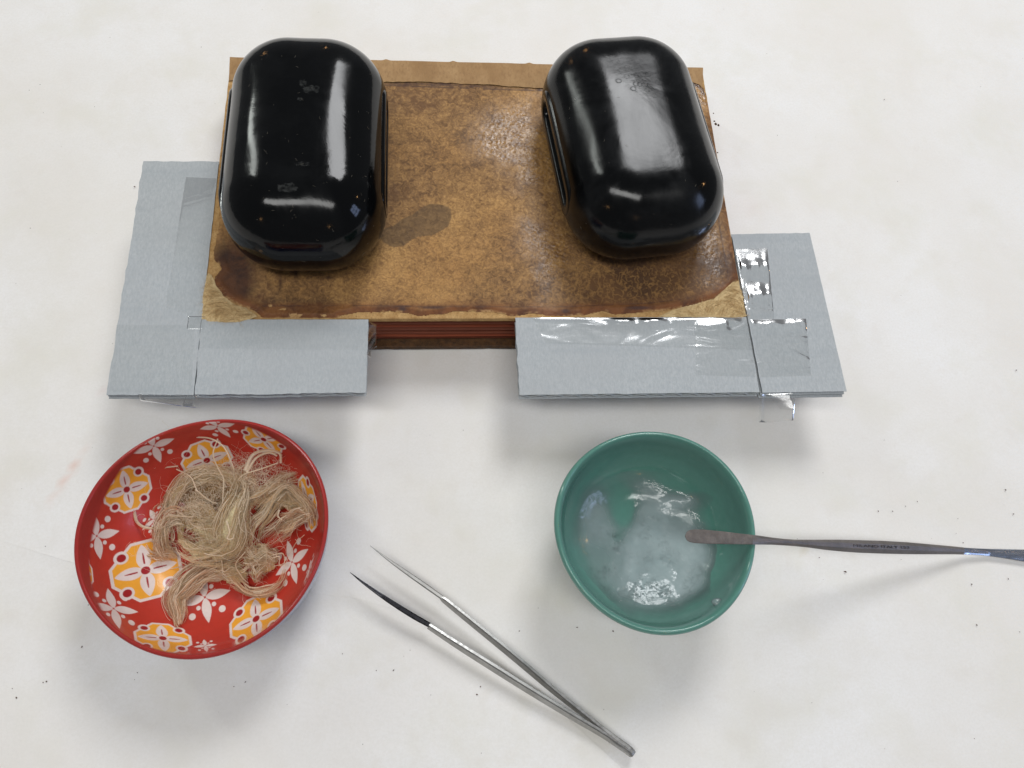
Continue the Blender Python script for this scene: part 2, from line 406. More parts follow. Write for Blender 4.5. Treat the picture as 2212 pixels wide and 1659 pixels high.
# text block: sections of leaves, each with its own slight step
zs = [.0035, .0056, .0082, .0109, .0134, .0161, .0190, .0218, .0246, .0266]
for i in range(len(zs)-1):
    t0 = .014+.004*random.random()+(.006 if i in (3, 7) else 0)
    slab_st('leaf_section', .012+.002*random.random(), .988, t0, .965, zs[i]+.00008, zs[i+1]-.00008, MPAGE2 if i in (5,) else MPAGE, .0008, 20+i, 120)
for z in (.0082, .0190, .0246):             # single leaves standing a little proud
    slab_st('loose_leaf', .013, .987, .0095, .9, z-.00006, z+.00008, MPAGE2, .0008, int(z*1e5), 120)
slab_st('front_board', .001, .999, .0015, .985, .0270, HB-.0008, MTAN, .0012, 9, 220)

# outlines measured on the cover, (u, v) survey marks on the board's plane
TOPE = [(838, 177), (900, 176), (960, 178), (1010, 181), (1060, 183), (1110, 187), (1170, 190), (1250, 192), (1330, 190), (1400, 186), (1470, 180), (1496, 178), (1512, 182), (1521, 192)]
LEATH = [(505, 172), (640, 174), (760, 175)]+TOPE+[(1530, 230), (1537, 262), (1544, 290), (1547, 330), (1557, 380), (1570, 450), (1583, 520), (1592, 580), (1594, 604),
         (1583, 618), (1560, 634), (1538, 646), (1516, 655), (1480, 662), (1440, 668), (1400, 672), (1330, 676), (1300, 671), (1268, 677), (1230, 681), (1200, 681), (1150, 675), (1110, 682),
         (1060, 672), (1020, 671), (980, 670), (955, 676), (930, 678), (905, 681), (880, 674), (843, 671), (800, 674), (775, 671), (745, 678), (731, 682), (729, 687.5), (660, 687.5), (600, 687.5), (566, 687),
         (556, 675), (545, 668), (520, 661), (500, 650), (485, 640), (472, 626), (462, 609), (465, 596), (479, 582), (474, 570), (462, 560), (462, 543), (468, 515), (471, 492), (475, 469), (470, 430), (474, 380), (485, 270)]
LW = [tuple(P(u, v, HB)[:2]) for u, v in LEATH]
def build_cover():
    nx, ny = 600, 390
    s = np.linspace(.0025, .9975, nx); t = np.linspace(.003, .984, ny)
    Sg, Tg = np.meshgrid(s, t, indexing='ij'); xy = bil(Sg.ravel(), Tg.ravel()); X, Y = xy[:, 0], xy[:, 1]
    u, v = Q(np.c_[X, Y, np.full_like(X, HB)])
    jx = .0011*(fbm(X*420, Y*420, 1, 3)-.5); jy = .0011*(fbm(X*420, Y*420, 9, 3)-.5)
    ins = inpoly(X+jx, Y+jy, LW); dd = distseg(X+jx, Y+jy, LW); sd = np.where(ins, dd, -dd)
    spine = v < np.interp(u, [400, 838]+[p[0] for p in TOPE], [172, 177]+[p[1] for p in TOPE])
    z = np.full_like(X, HB-.0007)
    z += .00025*fbm(X*220, Y*500, 4, 4)                       # torn ply
    lea = HB-.0002+.00018*fbm(X*90, Y*90, 31, 4)-.0004*np.exp(-np.maximum(sd, 0)/.0016)
    # tail edge rolls down
    z = np.where(sd > 0, lea, z)
    tl = Tg.ravel(); z -= .0011*np.exp(-tl/.006)
    # leather attributes
    tone = fbm(X*24+7, Y*24, 41, 4)
    wear = np.clip((fbm(X*16, Y*16, 61, 4)-.47)*2.4+.10, -.35, .6)
    lowr = sstep(560, 660, v); wear += .45*lowr*(tone-.18)+.45*sstep(1230, 1330, u)*sstep(500, 580, v)+.25*sstep(980, 1060, v*0+u)*sstep(600, 640, v)*tone+.22*sstep(300, 190, v)*fbm(X*50, Y*50, 8, 3)
    wear -= .20*np.exp(-(((u-1000)/110)**2+((v-330)/110)**2))
    wear += .25*np.exp(-(((u-860)/70)**2+((v-420)/25)**2))+.2*np.exp(-(((u-900)/90)**2+((v-225)/25)**2))
    burnt = np.exp(-(((u-500)/(48+25*tone))**2+((v-600)/85)**2))*1.5*sstep(.36, .52, fbm(X*60, Y*60, 77, 4)+.15)
    burnt = np.clip(burnt*sstep(600, 520, u), 0, 1)
    smear = [((640, 590), 5, 12), ((606, 612), 4, 18), ((560, 640), 9, 6), ((690, 655), 5, 3), ((710, 600), 10, 3)]
    for (cu, cv), ru, rv in smear: burnt = np.maximum(burnt, .8*np.exp(-(((u-cu)/ru)**2+((v-cv)/rv)**2)))
    rimd = np.exp(-np.maximum(sd, 0)/.0030)
    rim = np.clip(rimd*1.9-.1, 0, 1)*sstep(540, 620, v)
    rim = np.maximum(rim, .85*np.clip(np.exp(-np.maximum(sd, 0)/.0022)*1.2, 0, 1)*sstep(1500, 1560, u))
    rim = np.maximum(rim, .75*sstep(648, 662, v)*sstep(.3, .6, tone+.15))
    st = [(968, 446), (974, 452), (975, 470), (969, 488), (950, 500), (935, 508), (905, 511), (888, 518), (872, 531), (850, 534), (830, 524), (810, 500), (850, 488), (868, 474), (893, 462), (915, 446), (930, 440), (948, 441)]
    ds = distseg(u, v, st); stain = .8*sstep(-1.5, 1.5, np.where(inpoly(u, v, st), ds, -ds))
    # blind tooled line near the tail, fore edge and head
    tool = np.zeros_like(u)
    for pts, wd, k in (([(560, 661), (700, 660), (860, 661), (1000, 662), (1200, 663), (1400, 655), (1500, 642)], 1.1, .55), ([(1572, 590), (1556, 500), (1545, 430)], 1.4, .7), ([(505, 183), (840, 184), (1180, 196)], 1.6, .8)):
        d = distseg(u, v, pts, False); tool = np.maximum(tool, k*np.exp(-(d/wd)**2)*sstep(.38, .5, fbm(u*.05, v*.05, 91, 3)+.06))
    z -= .0002*tool
    z += np.where(sd > 0, .00035*np.exp(-((sd-.0024)/.0011)**2)*sstep(520, 600, v), 0)      # worn leather stands up in a low ridge along the edge
    for (cu, cv), ru, rv in (((869, 667), 10, 5), ((935, 664), 28, 4), ((870, 662), 22, 3), ((1222, 672), 9, 5), ((1380, 665), 26, 4), ((1440, 540), 3, 10)):
        tool = np.maximum(tool, .8*np.exp(-((((u-cu)/ru)**2+((v-cv)/rv)**2)**2)))
    band = (sd < .0022)*sstep(215, 195, v)*(v < 205); tool = np.maximum(tool, .72*band*fbm(X*300, Y*100, 12, 3)*1.5)
    pale = np.zeros_like(u)
    for (cu, cv), ru, rv in (((637, 681), 14, 4), ((700, 681), 7, 2.2), ((610, 668), 8, 2), ((584, 660), 4, 3)):
        q = ((u-cu)/ru)**2+((v-cv)/rv)**2+1.2*(vnoise(u*.4, v*.5, 3)-.5); pale = np.maximum(pale, sstep(1.15, .85, q))
    ch = sstep(.0012, .0, np.abs(sd))*sstep(.56, .66, fbm(X*260, Y*260, 15, 3))*.8; pale = np.maximum(pale, ch*(v > 300))
    crack = np.exp(-(((u-1400)/230)**2+((v-615)/38)**2))+.7*np.exp(-(((u-950)/260)**2+((v-615)/55)**2))+.35*fbm(X*20, Y*20, 5, 3)
    gl = np.exp(-(((u-1110)/75)**2+((v-300)/60)**2))+np.exp(-(((u-1180)/50)**2+((v-430)/190)**2))+np.exp(-(((u-1540)/45)**2+((v-545)/70)**2))+np.exp(-(((u-1500)/60)**2+((v-200)/30)**2))
    gl = np.clip(gl*(.6+1.2*sstep(.4, .6, fbm(X*55, Y*55, 19, 3))), 0, 1)
    A = dict(wear=wear, burnt=burnt, rim=rim, stain=stain, tool=tool, pale=pale, crack=np.clip(crack, 0, 1), gloss=gl)
    V = np.c_[X, Y, z]; F = grid_faces(nx, ny)
    fin = (sd > 0)[F].sum(1) >= 2; fsp = spine[F].sum(1) >= 2
    def sub(mask, name, mat, attrs=None, dz=None, par=book):
        f = F[mask]; idx, inv = np.unique(f.ravel(), return_inverse=True)
        vv = V[idx].copy()
        if dz is not None: vv[:, 2] = dz(vv[:, 0], vv[:, 1], idx)
        return kid(mesh_obj(name, vv, inv.reshape(-1, 4), mat, attrs={k: a[idx] for k, a in (attrs or {}).items()}), par)
    sub(fin, 'leather_cover', ML, A)
    def ply(x, y, i):
        # crumbled fibrous board edge
        return HB-.0009-.0011*np.exp(-tl[i]/.006)+.0009*np.abs(fbm(x*260, y*900, 4, 4)-.4)
    # every separate run of bare ply is a part of its own
    rest = ~fin & ~fsp; lab = np.full(len(F), -1); lab2 = rest.reshape(nx-1, ny-1); L2 = np.full(lab2.shape, -1); cid = 0
    for a0, b0 in zip(*np.nonzero(lab2)):
        if L2[a0, b0] >= 0: continue
        stack = [(a0, b0)]; L2[a0, b0] = cid
        while stack:
            a, b = stack.pop()
            for da in (-1, 0, 1):
                for db in (-1, 0, 1):
                    c, d = a+da, b+db
                    if 0 <= c < nx-1 and 0 <= d < ny-1 and lab2[c, d] and L2[c, d] < 0: L2[c, d] = cid; stack.append((c, d))
        cid += 1
    for k in range(cid):
        mk = (L2 == k).ravel()
        if mk.sum() > 60: sub(mk, 'exposed_board_ply', MTAN, None, ply)

    return
build_cover()
# spine: tan leather strip that turns over the far edge, with the three cord bumps
def build_spine():
    nx, nr = 320, 46; s = np.linspace(.0, 1, nx); V = []
    bumps = [(822, 128), (965, 134), (1130, 139)]
    bs = [ (b[0]-497)/(1518-497) for b in bumps]
    tv = lambda u: np.interp(u, [400, 838]+[p[0] for p in TOPE]+[1540], [172, 177]+[p[1] for p in TOPE]+[196])
    for i, si in enumerate(s):
        p_top = bil(si, .99); u_, _ = Q(np.array([p_top[0], p_top[1], HB])); lo = P(u_-1.5, tv(u_)-.3+1.8*(vnoise(np.array([si*90.]), np.array([0.]), 7)[0]-.3), HB)[:2]
        dirv = p_top-lo; L = np.linalg.norm(dirv); dirv /= L
        bump = sum(math.exp(-((si-b)/.006)**2) for b in bs)
        wob = .0005*(fbm(np.array([si*14.]), np.array([2.]), 6, 3)[0]-.5)
        R = .0155
        prof = []
        for r in np.linspace(0, 1, 24): prof.append((r*(L+wob), HB-.0001+.0002*math.sin(r*3.14)+.0006*bump*max(0, r-.75)*4))
        for a in np.linspace(0, math.pi, nr-24+1)[1:]: prof.append((L+wob+(.0030+.0012*bump)*math.sin(a), HB-.0001-R+R*math.cos(a)+.0006*bump*(1-a/math.pi)))
        for k, (d, z) in enumerate(prof):
            xy = lo+dirv*d; wz = .00035*(fbm(np.array([xy[0]*70]), np.array([xy[1]*150+k*.02]), 14, 3)[0]-.4) if k < 26 else 0
            V.append((xy[0], xy[1], max(z+wz, .0004)))
    kid(mesh_obj('spine_strip', V, grid_faces(nx, len(prof)), MKRAFT))
build_spine()

# ---------------------------------------------------------------- fibre strands (tubes)
FIB_TINTS = [lin(242, 228, 204), lin(234, 218, 192), lin(248, 238, 218), lin(230, 212, 184), lin(240, 222, 200), lin(226, 208, 180)]
class Strands:
    def __init__(s): s.V = []; s.F = []; s.T = []; s.n = 0
    def add(s, pts, r0, r1=None, tint=None, flat=1.):
        pts = np.asarray(pts, float); m = len(pts); r1 = r0 if r1 is None else r1
        tg = np.gradient(pts, axis=0); tg /= np.linalg.norm(tg, axis=1)[:, None]+1e-12
        up = np.array([.12, .05, 1.]); a = np.cross(tg, up); a /= np.linalg.norm(a, axis=1)[:, None]+1e-12; b = np.cross(a, tg)
        r = np.linspace(r0, r1, m)[:, None]
        k = 3
        for j in range(k):
            th = 2*math.pi*j/k+.5
            s.V.append(pts+a*r*math.cos(th)*flat+b*r*math.sin(th))
        I = np.arange(m-1)
        for j in range(k):
            j2 = (j+1) % k
            s.F.append(np.stack([s.n+j*m+I, s.n+j*m+I+1, s.n+j2*m+I+1, s.n+j2*m+I], 1))
        c = np.array(tint if tint is not None else random.choice(FIB_TINTS)); s.T.append(np.tile(c, (m*k, 1))); s.n += m*k
    def build(s, name, parent, mat=None):
        return kid(mesh_obj(name, np.vstack(s.V), np.vstack(s.F), mat or MFIB, attrs={'tint': np.vstack(s.T)}), parent)
def bundle(st, path, n, rad=(.00004, .00008), wob=.0015, npt=20, tints=None, fray=.0, thick=.55, wlc=(1, 1, 1, 1.4, 2, 3.2), mul=1.5):
    """n strands that follow path (x, y, z, halfwidth) loosely"""
    g = catmull(path, 90); xyz = g[:, :3]; wd = np.abs(g[:, 3])
    tg = np.gradient(xyz, axis=0); tg /= np.linalg.norm(tg, axis=1)[:, None]; side = np.cross(tg, [0, 0, 1.]); side /= np.linalg.norm(side, axis=1)[:, None]+1e-9; up = np.cross(side, tg)
    q = np.linspace(0, 1, npt); nc = max(5, int(n*mul/16))
    for c_ in range(nc):
        ph = random.uniform(0, 6.28); rr = math.sqrt(random.random()); dr = random.uniform(-2.2, 2.2); k = random.random()*900
        a0 = random.uniform(0, .5); b0 = random.uniform(.5, 1.0); wl = random.choice(wlc); fan = random.choice((.10, .14, .2, .34)); tc = np.array(random.choice(tints or FIB_TINTS))*random.choice((.86, .95, 1.03, 1.08))
        for _ in range(16):
            a = max(0, a0+random.gauss(0, .05)); b = min(1, b0+random.gauss(0, .06))
            if b-a < .15: b = min(1, a+.2)
            t = np.linspace(a, b, npt)*89; i0 = np.clip(t.astype(int), 0, 88); f = (t-i0)[:, None]
            L = lambda A: A[i0]*(1-f)+A[i0+1]*f
            th = ph+dr*(t/89); ww = (wd[i0]*(1-f[:, 0])+wd[i0+1]*f[:, 0]); cm = c_*3.7
            nx = (vnoise(t*.045+k, q*0+k, 1)-.5)*2*wob*wl; nz = (vnoise(t*.05+k, q*0+k+9, 2)-.5)*2*wob
            k2 = random.random()*900; sp = fan*ww*(.35+1.5*(q-.35)**2*2.2)
            ox = sp*random.gauss(0, 1)+(vnoise(q*5+k2, q*0, 3)-.5)*wob*.9; oz = sp*random.gauss(0, .6)+(vnoise(q*5+k2, q*0+5, 4)-.5)*wob*.6
            p = L(xyz)+L(side)*((np.cos(th)*rr*ww+nx+ox)[:, None])+L(up)*((np.sin(th)*rr*ww*thick+nz*.7+oz)[:, None])
            w_ = random.random(); r = random.uniform(*rad)*(1 if w_ < .85 else 1.7); tn = tc*random.uniform(.9, 1.08)
            if w_ > .91: tn = np.array((1.06, 1.04, 1.0)); p = p+np.array([0, 0, .0006])  # near-white raised strands: highlights put into the tint
            st.add(p, r, r*.5, tint=np.minimum(tn, 1.06), flat=1.5 if w_ > .8 else 1)
def core(path, parent, name='wad', k=.8, tint=(198, 172, 130), thick=.55, seed=0):
    g = catmull(path, 60); xyz = g[:, :3]; wd = g[:, 3]*k
    tg = np.gradient(xyz, axis=0); tg /= np.linalg.norm(tg, axis=1)[:, None]; side = np.cross(tg, [0, 0, 1.]); side /= np.linalg.norm(side, axis=1)[:, None]+1e-9; up = np.cross(side, tg)
    m = 28; V = np.zeros((60, m, 3)); 
    for j in range(m):
        a = 2*math.pi*j/m; e = np.sqrt(np.clip(np.minimum(np.arange(60), 59-np.arange(60))/5., 0, 1))
        e = np.sqrt(np.sin(np.pi*np.linspace(.01, .99, 60))); rr = wd*e*(.25+.95*fbm(np.arange(60)*.22+seed, np.full(60, math.cos(a)*2.5+3+math.sin(a)), 5, 4))
        V[:, j] = xyz+side*(rr*math.cos(a))[:, None]+up*(rr*math.sin(a)*thick)[:, None]
    V = V.transpose(1, 0, 2).reshape(-1, 3); col = np.minimum(np.array(lin(*tint))[None]*np.array([1.75, 1.62, 1.5]), .85)*(.8+.4*fbm(V[:, 0]*300, V[:, 1]*300, 5, 3))[:, None]
    return kid(mesh_obj(name, V, grid_faces(m, 60, True), MCORE, attrs={'tint': col}), parent)

# ---------------------------------------------------------------- corner repairs of the board
def corner_fill(marks, seed, flows):
    W = [tuple(P(u, v, HB)[:2]) for u, v in marks]
    xs = [p[0] for p in W]; ys = [p[1] for p in W]; n = 90
    X, Y = np.meshgrid(np.linspace(min(xs)-.001, max(xs)+.001, n), np.linspace(min(ys)-.001, max(ys)+.001, n), indexing='ij'); X = X.ravel(); Y = Y.ravel()
    jx = .0014*(fbm(X*260, Y*260, seed, 3)-.5); ins = inpoly(X+jx, Y+jx, W); dd = distseg(X+jx, Y+jx, W); sd = np.where(ins, dd, -dd)
    z = HB+.00035*sstep(0, .002, sd)+.0005*(fbm(X*180, Y*420, seed+3, 4)-.4)*sstep(0, .001, sd)-.0002
    F = grid_faces(n, n); F = F[(sd > 0)[F].all(1)]
    idx, inv = np.unique(F.ravel(), return_inverse=True)
    par = kid(mesh_obj('corner_fill', np.c_[X, Y, z][idx], inv.reshape(-1, 4), MFILL))
    st = Strands(); T = [lin(216, 192, 146), lin(206, 180, 132), lin(224, 204, 162), lin(194, 168, 122)]; random.seed(seed)
    wa = np.array(W); k = 0
    while k < 620:
        x, y = random.uniform(min(xs), max(xs)), random.uniform(min(ys), max(ys))
        if not inpoly(np.array([x]), np.array([y]), W)[0]: continue
        th = 6.28*float(fbm(np.array([x*70]), np.array([y*70]), seed, 2)[0])+random.gauss(0, .5); cu = random.uniform(-90, 90); L = random.uniform(.003, .007); n_ = 9; pts = []
        x -= math.cos(th)*L/2; y -= math.sin(th)*L/2; z0 = HB+.00075+random.uniform(-.0003, .00015)
        for i_ in range(n_):
            pts.append((x, y, z0-.0003*abs(i_/(n_-1)*2-1)**2)); th += cu*L/n_; x += math.cos(th)*L/n_; y += math.sin(th)*L/n_
        if not all(inpoly(np.array([p[0]]), np.array([p[1]]), W)[0] for p in (pts[0], pts[-1])) and random.random() < .8: continue
        r_ = random.uniform(.00002, .00005); st.add(pts, r_, r_*.5, tint=random.choice(T)); k += 1
    o = mesh_obj('fibres', np.vstack(st.V), np.vstack(st.F), MFIB, attrs={'tint': np.vstack(st.T)}); kid(o, book)
    o.parent = par; o.matrix_parent_inverse = (book.matrix_basis @ par.matrix_parent_inverse).inverted() if False else Matrix.Identity(4)
    # child of a part: undo both parents' offsets
    par_w = Matrix.Translation(book.location) @ par.matrix_parent_inverse @ par.matrix_basis
    o.matrix_parent_inverse = par_w.inverted()
    return par
corner_fill([(432, 689), (434, 640), (442, 600), (452, 588), (461, 600), (468, 618), (486, 640), (512, 660), (532, 664), (552, 676), (556, 684), (540, 691), (520, 697), (482, 700), (455, 697)], 3,
            [([(440, 692), (444, 640), (452, 594)], 130, .0035), ([(438, 690), (470, 660), (500, 664), (545, 688)], 170, .0035), ([(445, 640), (470, 690), (560, 696)], 120, .003), ([(432, 660), (432, 640), (440, 610)], 60, .0035), ([(470, 640), (520, 672), (556, 680)], 90, .0015)])
corner_fill([(1420, 683), (1452, 669), (1513, 652), (1540, 646), (1582, 607), (1598, 605), (1606, 640), (1614, 682), (1600, 689), (1565, 690), (1520, 686), (1470, 685)], 8,
            [([(1425, 682), (1480, 672), (1530, 660), (1590, 620)], 170, .003), ([(1608, 684), (1600, 640), (1590, 612)], 120, .003), ([(1520, 684), (1560, 660), (1604, 672)], 160, .004), ([(1540, 688), (1570, 690), (1608, 688)], 60, .0018)])

# ---------------------------------------------------------------- grey corrugated cards at the corners
def rag_line(a, b, n, amp, seed):
    a = np.array(a[:2]); b = np.array(b[:2]); L = np.linalg.norm(b-a); nrm = np.array([-(b-a)[1], (b-a)[0]])/L
    k = np.arange(n)/n
    j = (fbm(k*L*300+seed, k*0+seed, seed, 2)-.5)*2*amp*np.sin(np.pi*k)**.3
    return [tuple(a+(b-a)*f+nrm*x) for f, x in zip(k, j)]
def card(label, marks, drop=.0, flute=True, lower_shift=(0, 0), seed=0, rag=(0, 0, 0, 0), lower_scale=1.):
    """marks: far-left, far-right, near-right, near-left"""
    c = np.mean([P(u, v, HB) for u, v in marks], axis=0)
    t = empty('corrugated_card', label, 'cardboard', (c[0], c[1], HB-.0036), group='grey corrugated cards taped round the book corners')
    W = [P(u, v, HB)[:2] for u, v in marks]
    poly = []
    for i in range(4): poly += rag_line(W[i], W[(i+1) % 4], 40, rag[i], seed+i)
    poly = poly[::-1]
    Z = HB-.00005
    def sheet_(nm, pl, z0, z1): v, f = slab(pl, z0, z1); return kid(mesh_obj(nm, v, f, MCARD, smooth=False), t)
    sheet_('top_liner', poly, Z-.00035, Z)
    cen = np.mean(poly, axis=0)
    ins = [tuple(cen+(np.array(p)-cen)*.994) for p in poly]
    sh = np.array(lower_shift)
    low = [tuple(cen+(np.array(p)-cen)*.998+sh) for p in poly]
    if not flute: sheet_('middle_liner', [tuple(np.array(p)+sh*.6) for p in ins], Z-.00185, Z-.00160)
    sheet_('bottom_liner', low, Z-.00350, Z-.00310)
    # fluting: wave running along the near edge
    a, b, cc, d = [np.array(x) for x in W]     # fl fr nr nl
    for z0, z1 in (((Z-.0030, Z-.00045),) if flute else ((Z-.00158, Z-.00037), (Z-.00308, Z-.00187))):
        L = np.linalg.norm(cc-d); per = .0078 if flute else .03; n = int(L/per*14); V = []
        for i in range(n+1):
            f = .004+.992*i/n; near = d+(cc-d)*f; far = a+(b-a)*f; zz = (z0+z1)/2+(z1-z0)*.46*math.sin(2*math.pi*f*L/per+seed)
            near = near+(far-near)*.004+ (sh*.6 if z0 < Z-.002 else 0)
            V += [(near[0], near[1], zz), (far[0]-(far-near)[0]*.004, far[1]-(far-near)[1]*.004, zz)]
        o = kid(mesh_obj('fluting', V, [[2*i, 2*i+2, 2*i+3, 2*i+1] for i in range(n)], MCARD), t)
        s = o.modifiers.new('thick', 'SOLIDIFY'); s.thickness = .00030 if flute else .00018
    return t
cL = card('tall grey card at the left edge of the book beside the glossy lint-flecked weight', [(310, 348), (473, 349), (418, 853), (230, 853)], lower_shift=(-.0002, -.0006), seed=3, rag=(.0003, .0002, .0002, .0007), flute=False)
cLf = card('short grey card below the tail edge of the book, above the red bowl', [(434.5, 690), (796, 690), (790, 848), (421, 852)], lower_shift=(0, -.0003), seed=7, rag=(.0001, .0003, .0006, .0005))
cRf = card('long grey card below the tail edge of the book, above the teal bowl', [(1113, 686), (1612, 685), (1641, 847), (1122, 853)], lower_shift=(-.0002, -.0008), seed=13, rag=(.0001, .0001, .0002, .0004))
cR = card('tall grey card at the right edge of the book with shiny tape strips', [(1580, 506), (1749, 503), (1829, 845), (1647, 848)], lower_shift=(-.0008, -.0016), seed=17, rag=(.0002, .0001, .0001, .0002), flute=False)

def tape(par, marks, z=HB+.00012, mat=None, bumpamp=.0002, nx=50, ny=50, seed=0, curl=None, folds=()):
    """clear strip; marks fl, fr, nr, nl"""
    a, b, c, d = [P(u, v, HB)[:2] for u, v in marks]
    s, t = np.meshgrid(np.linspace(0, 1, nx), np.linspace(0, 1, ny), indexing='ij'); s = s.ravel()[:, None]; t = t.ravel()[:, None]
    xy = (a*(1-s)+b*s)*(1-t)+(d*(1-s)+c*s)*t; X, Y = xy[:, 0], xy[:, 1]
    h = bumpamp*(fbm(X*60, Y*120, seed, 3))*sstep(0, .06, np.minimum.reduce([s[:, 0], 1-s[:, 0], t[:, 0], 1-t[:, 0]]))
    Ly = np.linalg.norm(d-a)
    for t0, s0, s1, sg, A in folds:       # raised folds running across the strip
        tt = t[:, 0]+.05*(fbm(s[:, 0]*5+seed, s[:, 0]*0, seed+int(t0*100), 2)-.5)
        h = h+A*np.exp(-(((tt-t0)*Ly)/sg)**2)*sstep(s0-.03, s0+.03, s[:, 0])*sstep(s1+.03, s1-.03, s[:, 0])*(.55+.9*fbm(s[:, 0]*5, s[:, 0]*0+t0*9, seed+5, 2))
    zz = z+h
    if curl: zz = zz+curl(s[:, 0], t[:, 0])
    o = kid(mesh_obj('clear_tape', np.c_[X, Y, zz], grid_faces(nx, ny), mat or MTAPE), par)
    return o
tape(cL, [(402, 383), (468, 386), (434, 690), (358, 664)], mat=MTAPE_FLAT, seed=1, bumpamp=.00005)
tape(cL, [(252, 702), (420, 702), (414, 850), (236, 846)], mat=MTAPE_FLAT, seed=2, bumpamp=.00008, z=HB+.00018)
tape(cLf, [(436, 692), (792, 690), (794, 757), (430, 752)], mat=MTAPE_FLAT, seed=3, bumpamp=.0001)
tape(cLf, [(408, 684), (445, 684), (440, 712), (404, 712)], mat=MTAPE, seed=4, z=HB+.00035)
# loose ends of tape
def curl_tab(par, marks, dz, seed, mat=None): return tape(par, marks, z=HB-.0003, mat=mat or MTAPE_LOOSE, seed=seed, bumpamp=.0004, nx=24, ny=24, curl=dz)
curl_tab(cLf, [(790, 692), (813, 693), (811, 738), (792, 757)], lambda s, t: -.004*s-.002*t+.0004*np.sin(6*t+s*3), 5, MTAPE_FLAT)
curl_tab(cLf, [(789, 730), (800, 735), (799, 762), (788, 764)], lambda s, t: -.005*s-.001*t, 6, MTAPE_FLAT)
curl_tab(cL, [(300, 852), (428, 852), (424, 874), (300, 862)], lambda s, t: -.003*t+.0012*np.sin(3*s+2), 7)
curl_tab(cL, [(404, 848), (422, 850), (418, 876), (388, 873)], lambda s, t: -.0015*t+.0022*(s-.5)*t, 8)
tape(cRf, [(1150, 687), (1612, 687), (1626, 756), (1180, 742)], seed=11, bumpamp=.00012, nx=160, ny=60, folds=[(.04, .02, .24, .0012, .0003), (.16, .36, .46, .0024, .0007), (.13, .50, .60, .0020, .0007), (.10, .66, .96, .0018, .0005), (.30, .48, .53, .003, .0007), (.35, .86, .9, .004, .0006)])
tape(cRf, [(1500, 689), (1617, 689), (1632, 815), (1503, 810)], seed=12, bumpamp=.0001, z=HB+.0003, folds=[(.12, .05, .6, .002, .0004)])
tape(cR, [(1589, 538), (1657, 537), (1672, 690), (1614, 690)], seed=13, bumpamp=.0001, z=HB+.0002, nx=70, ny=120, folds=[(.27, .05, 1, .0042, .0011), (.68, .15, 1, .0040, .0010)])
tape(cR, [(1619, 692), (1740, 690), (1752, 812), (1643, 815)], seed=14, bumpamp=.00008, z=HB+.0002, ny=110, folds=[(.08, .0, 1.0, .0030, .0008)])
curl_tab(cR, [(1643, 850), (1718, 850), (1724, 900), (1649, 902)], lambda s, t: -.006*t-.001*np.sin(5*s), 15)
curl_tab(cR, [(1655, 850), (1706, 852), (1722, 886), (1690, 880)], lambda s, t: -.002*t+.0012*s, 16)

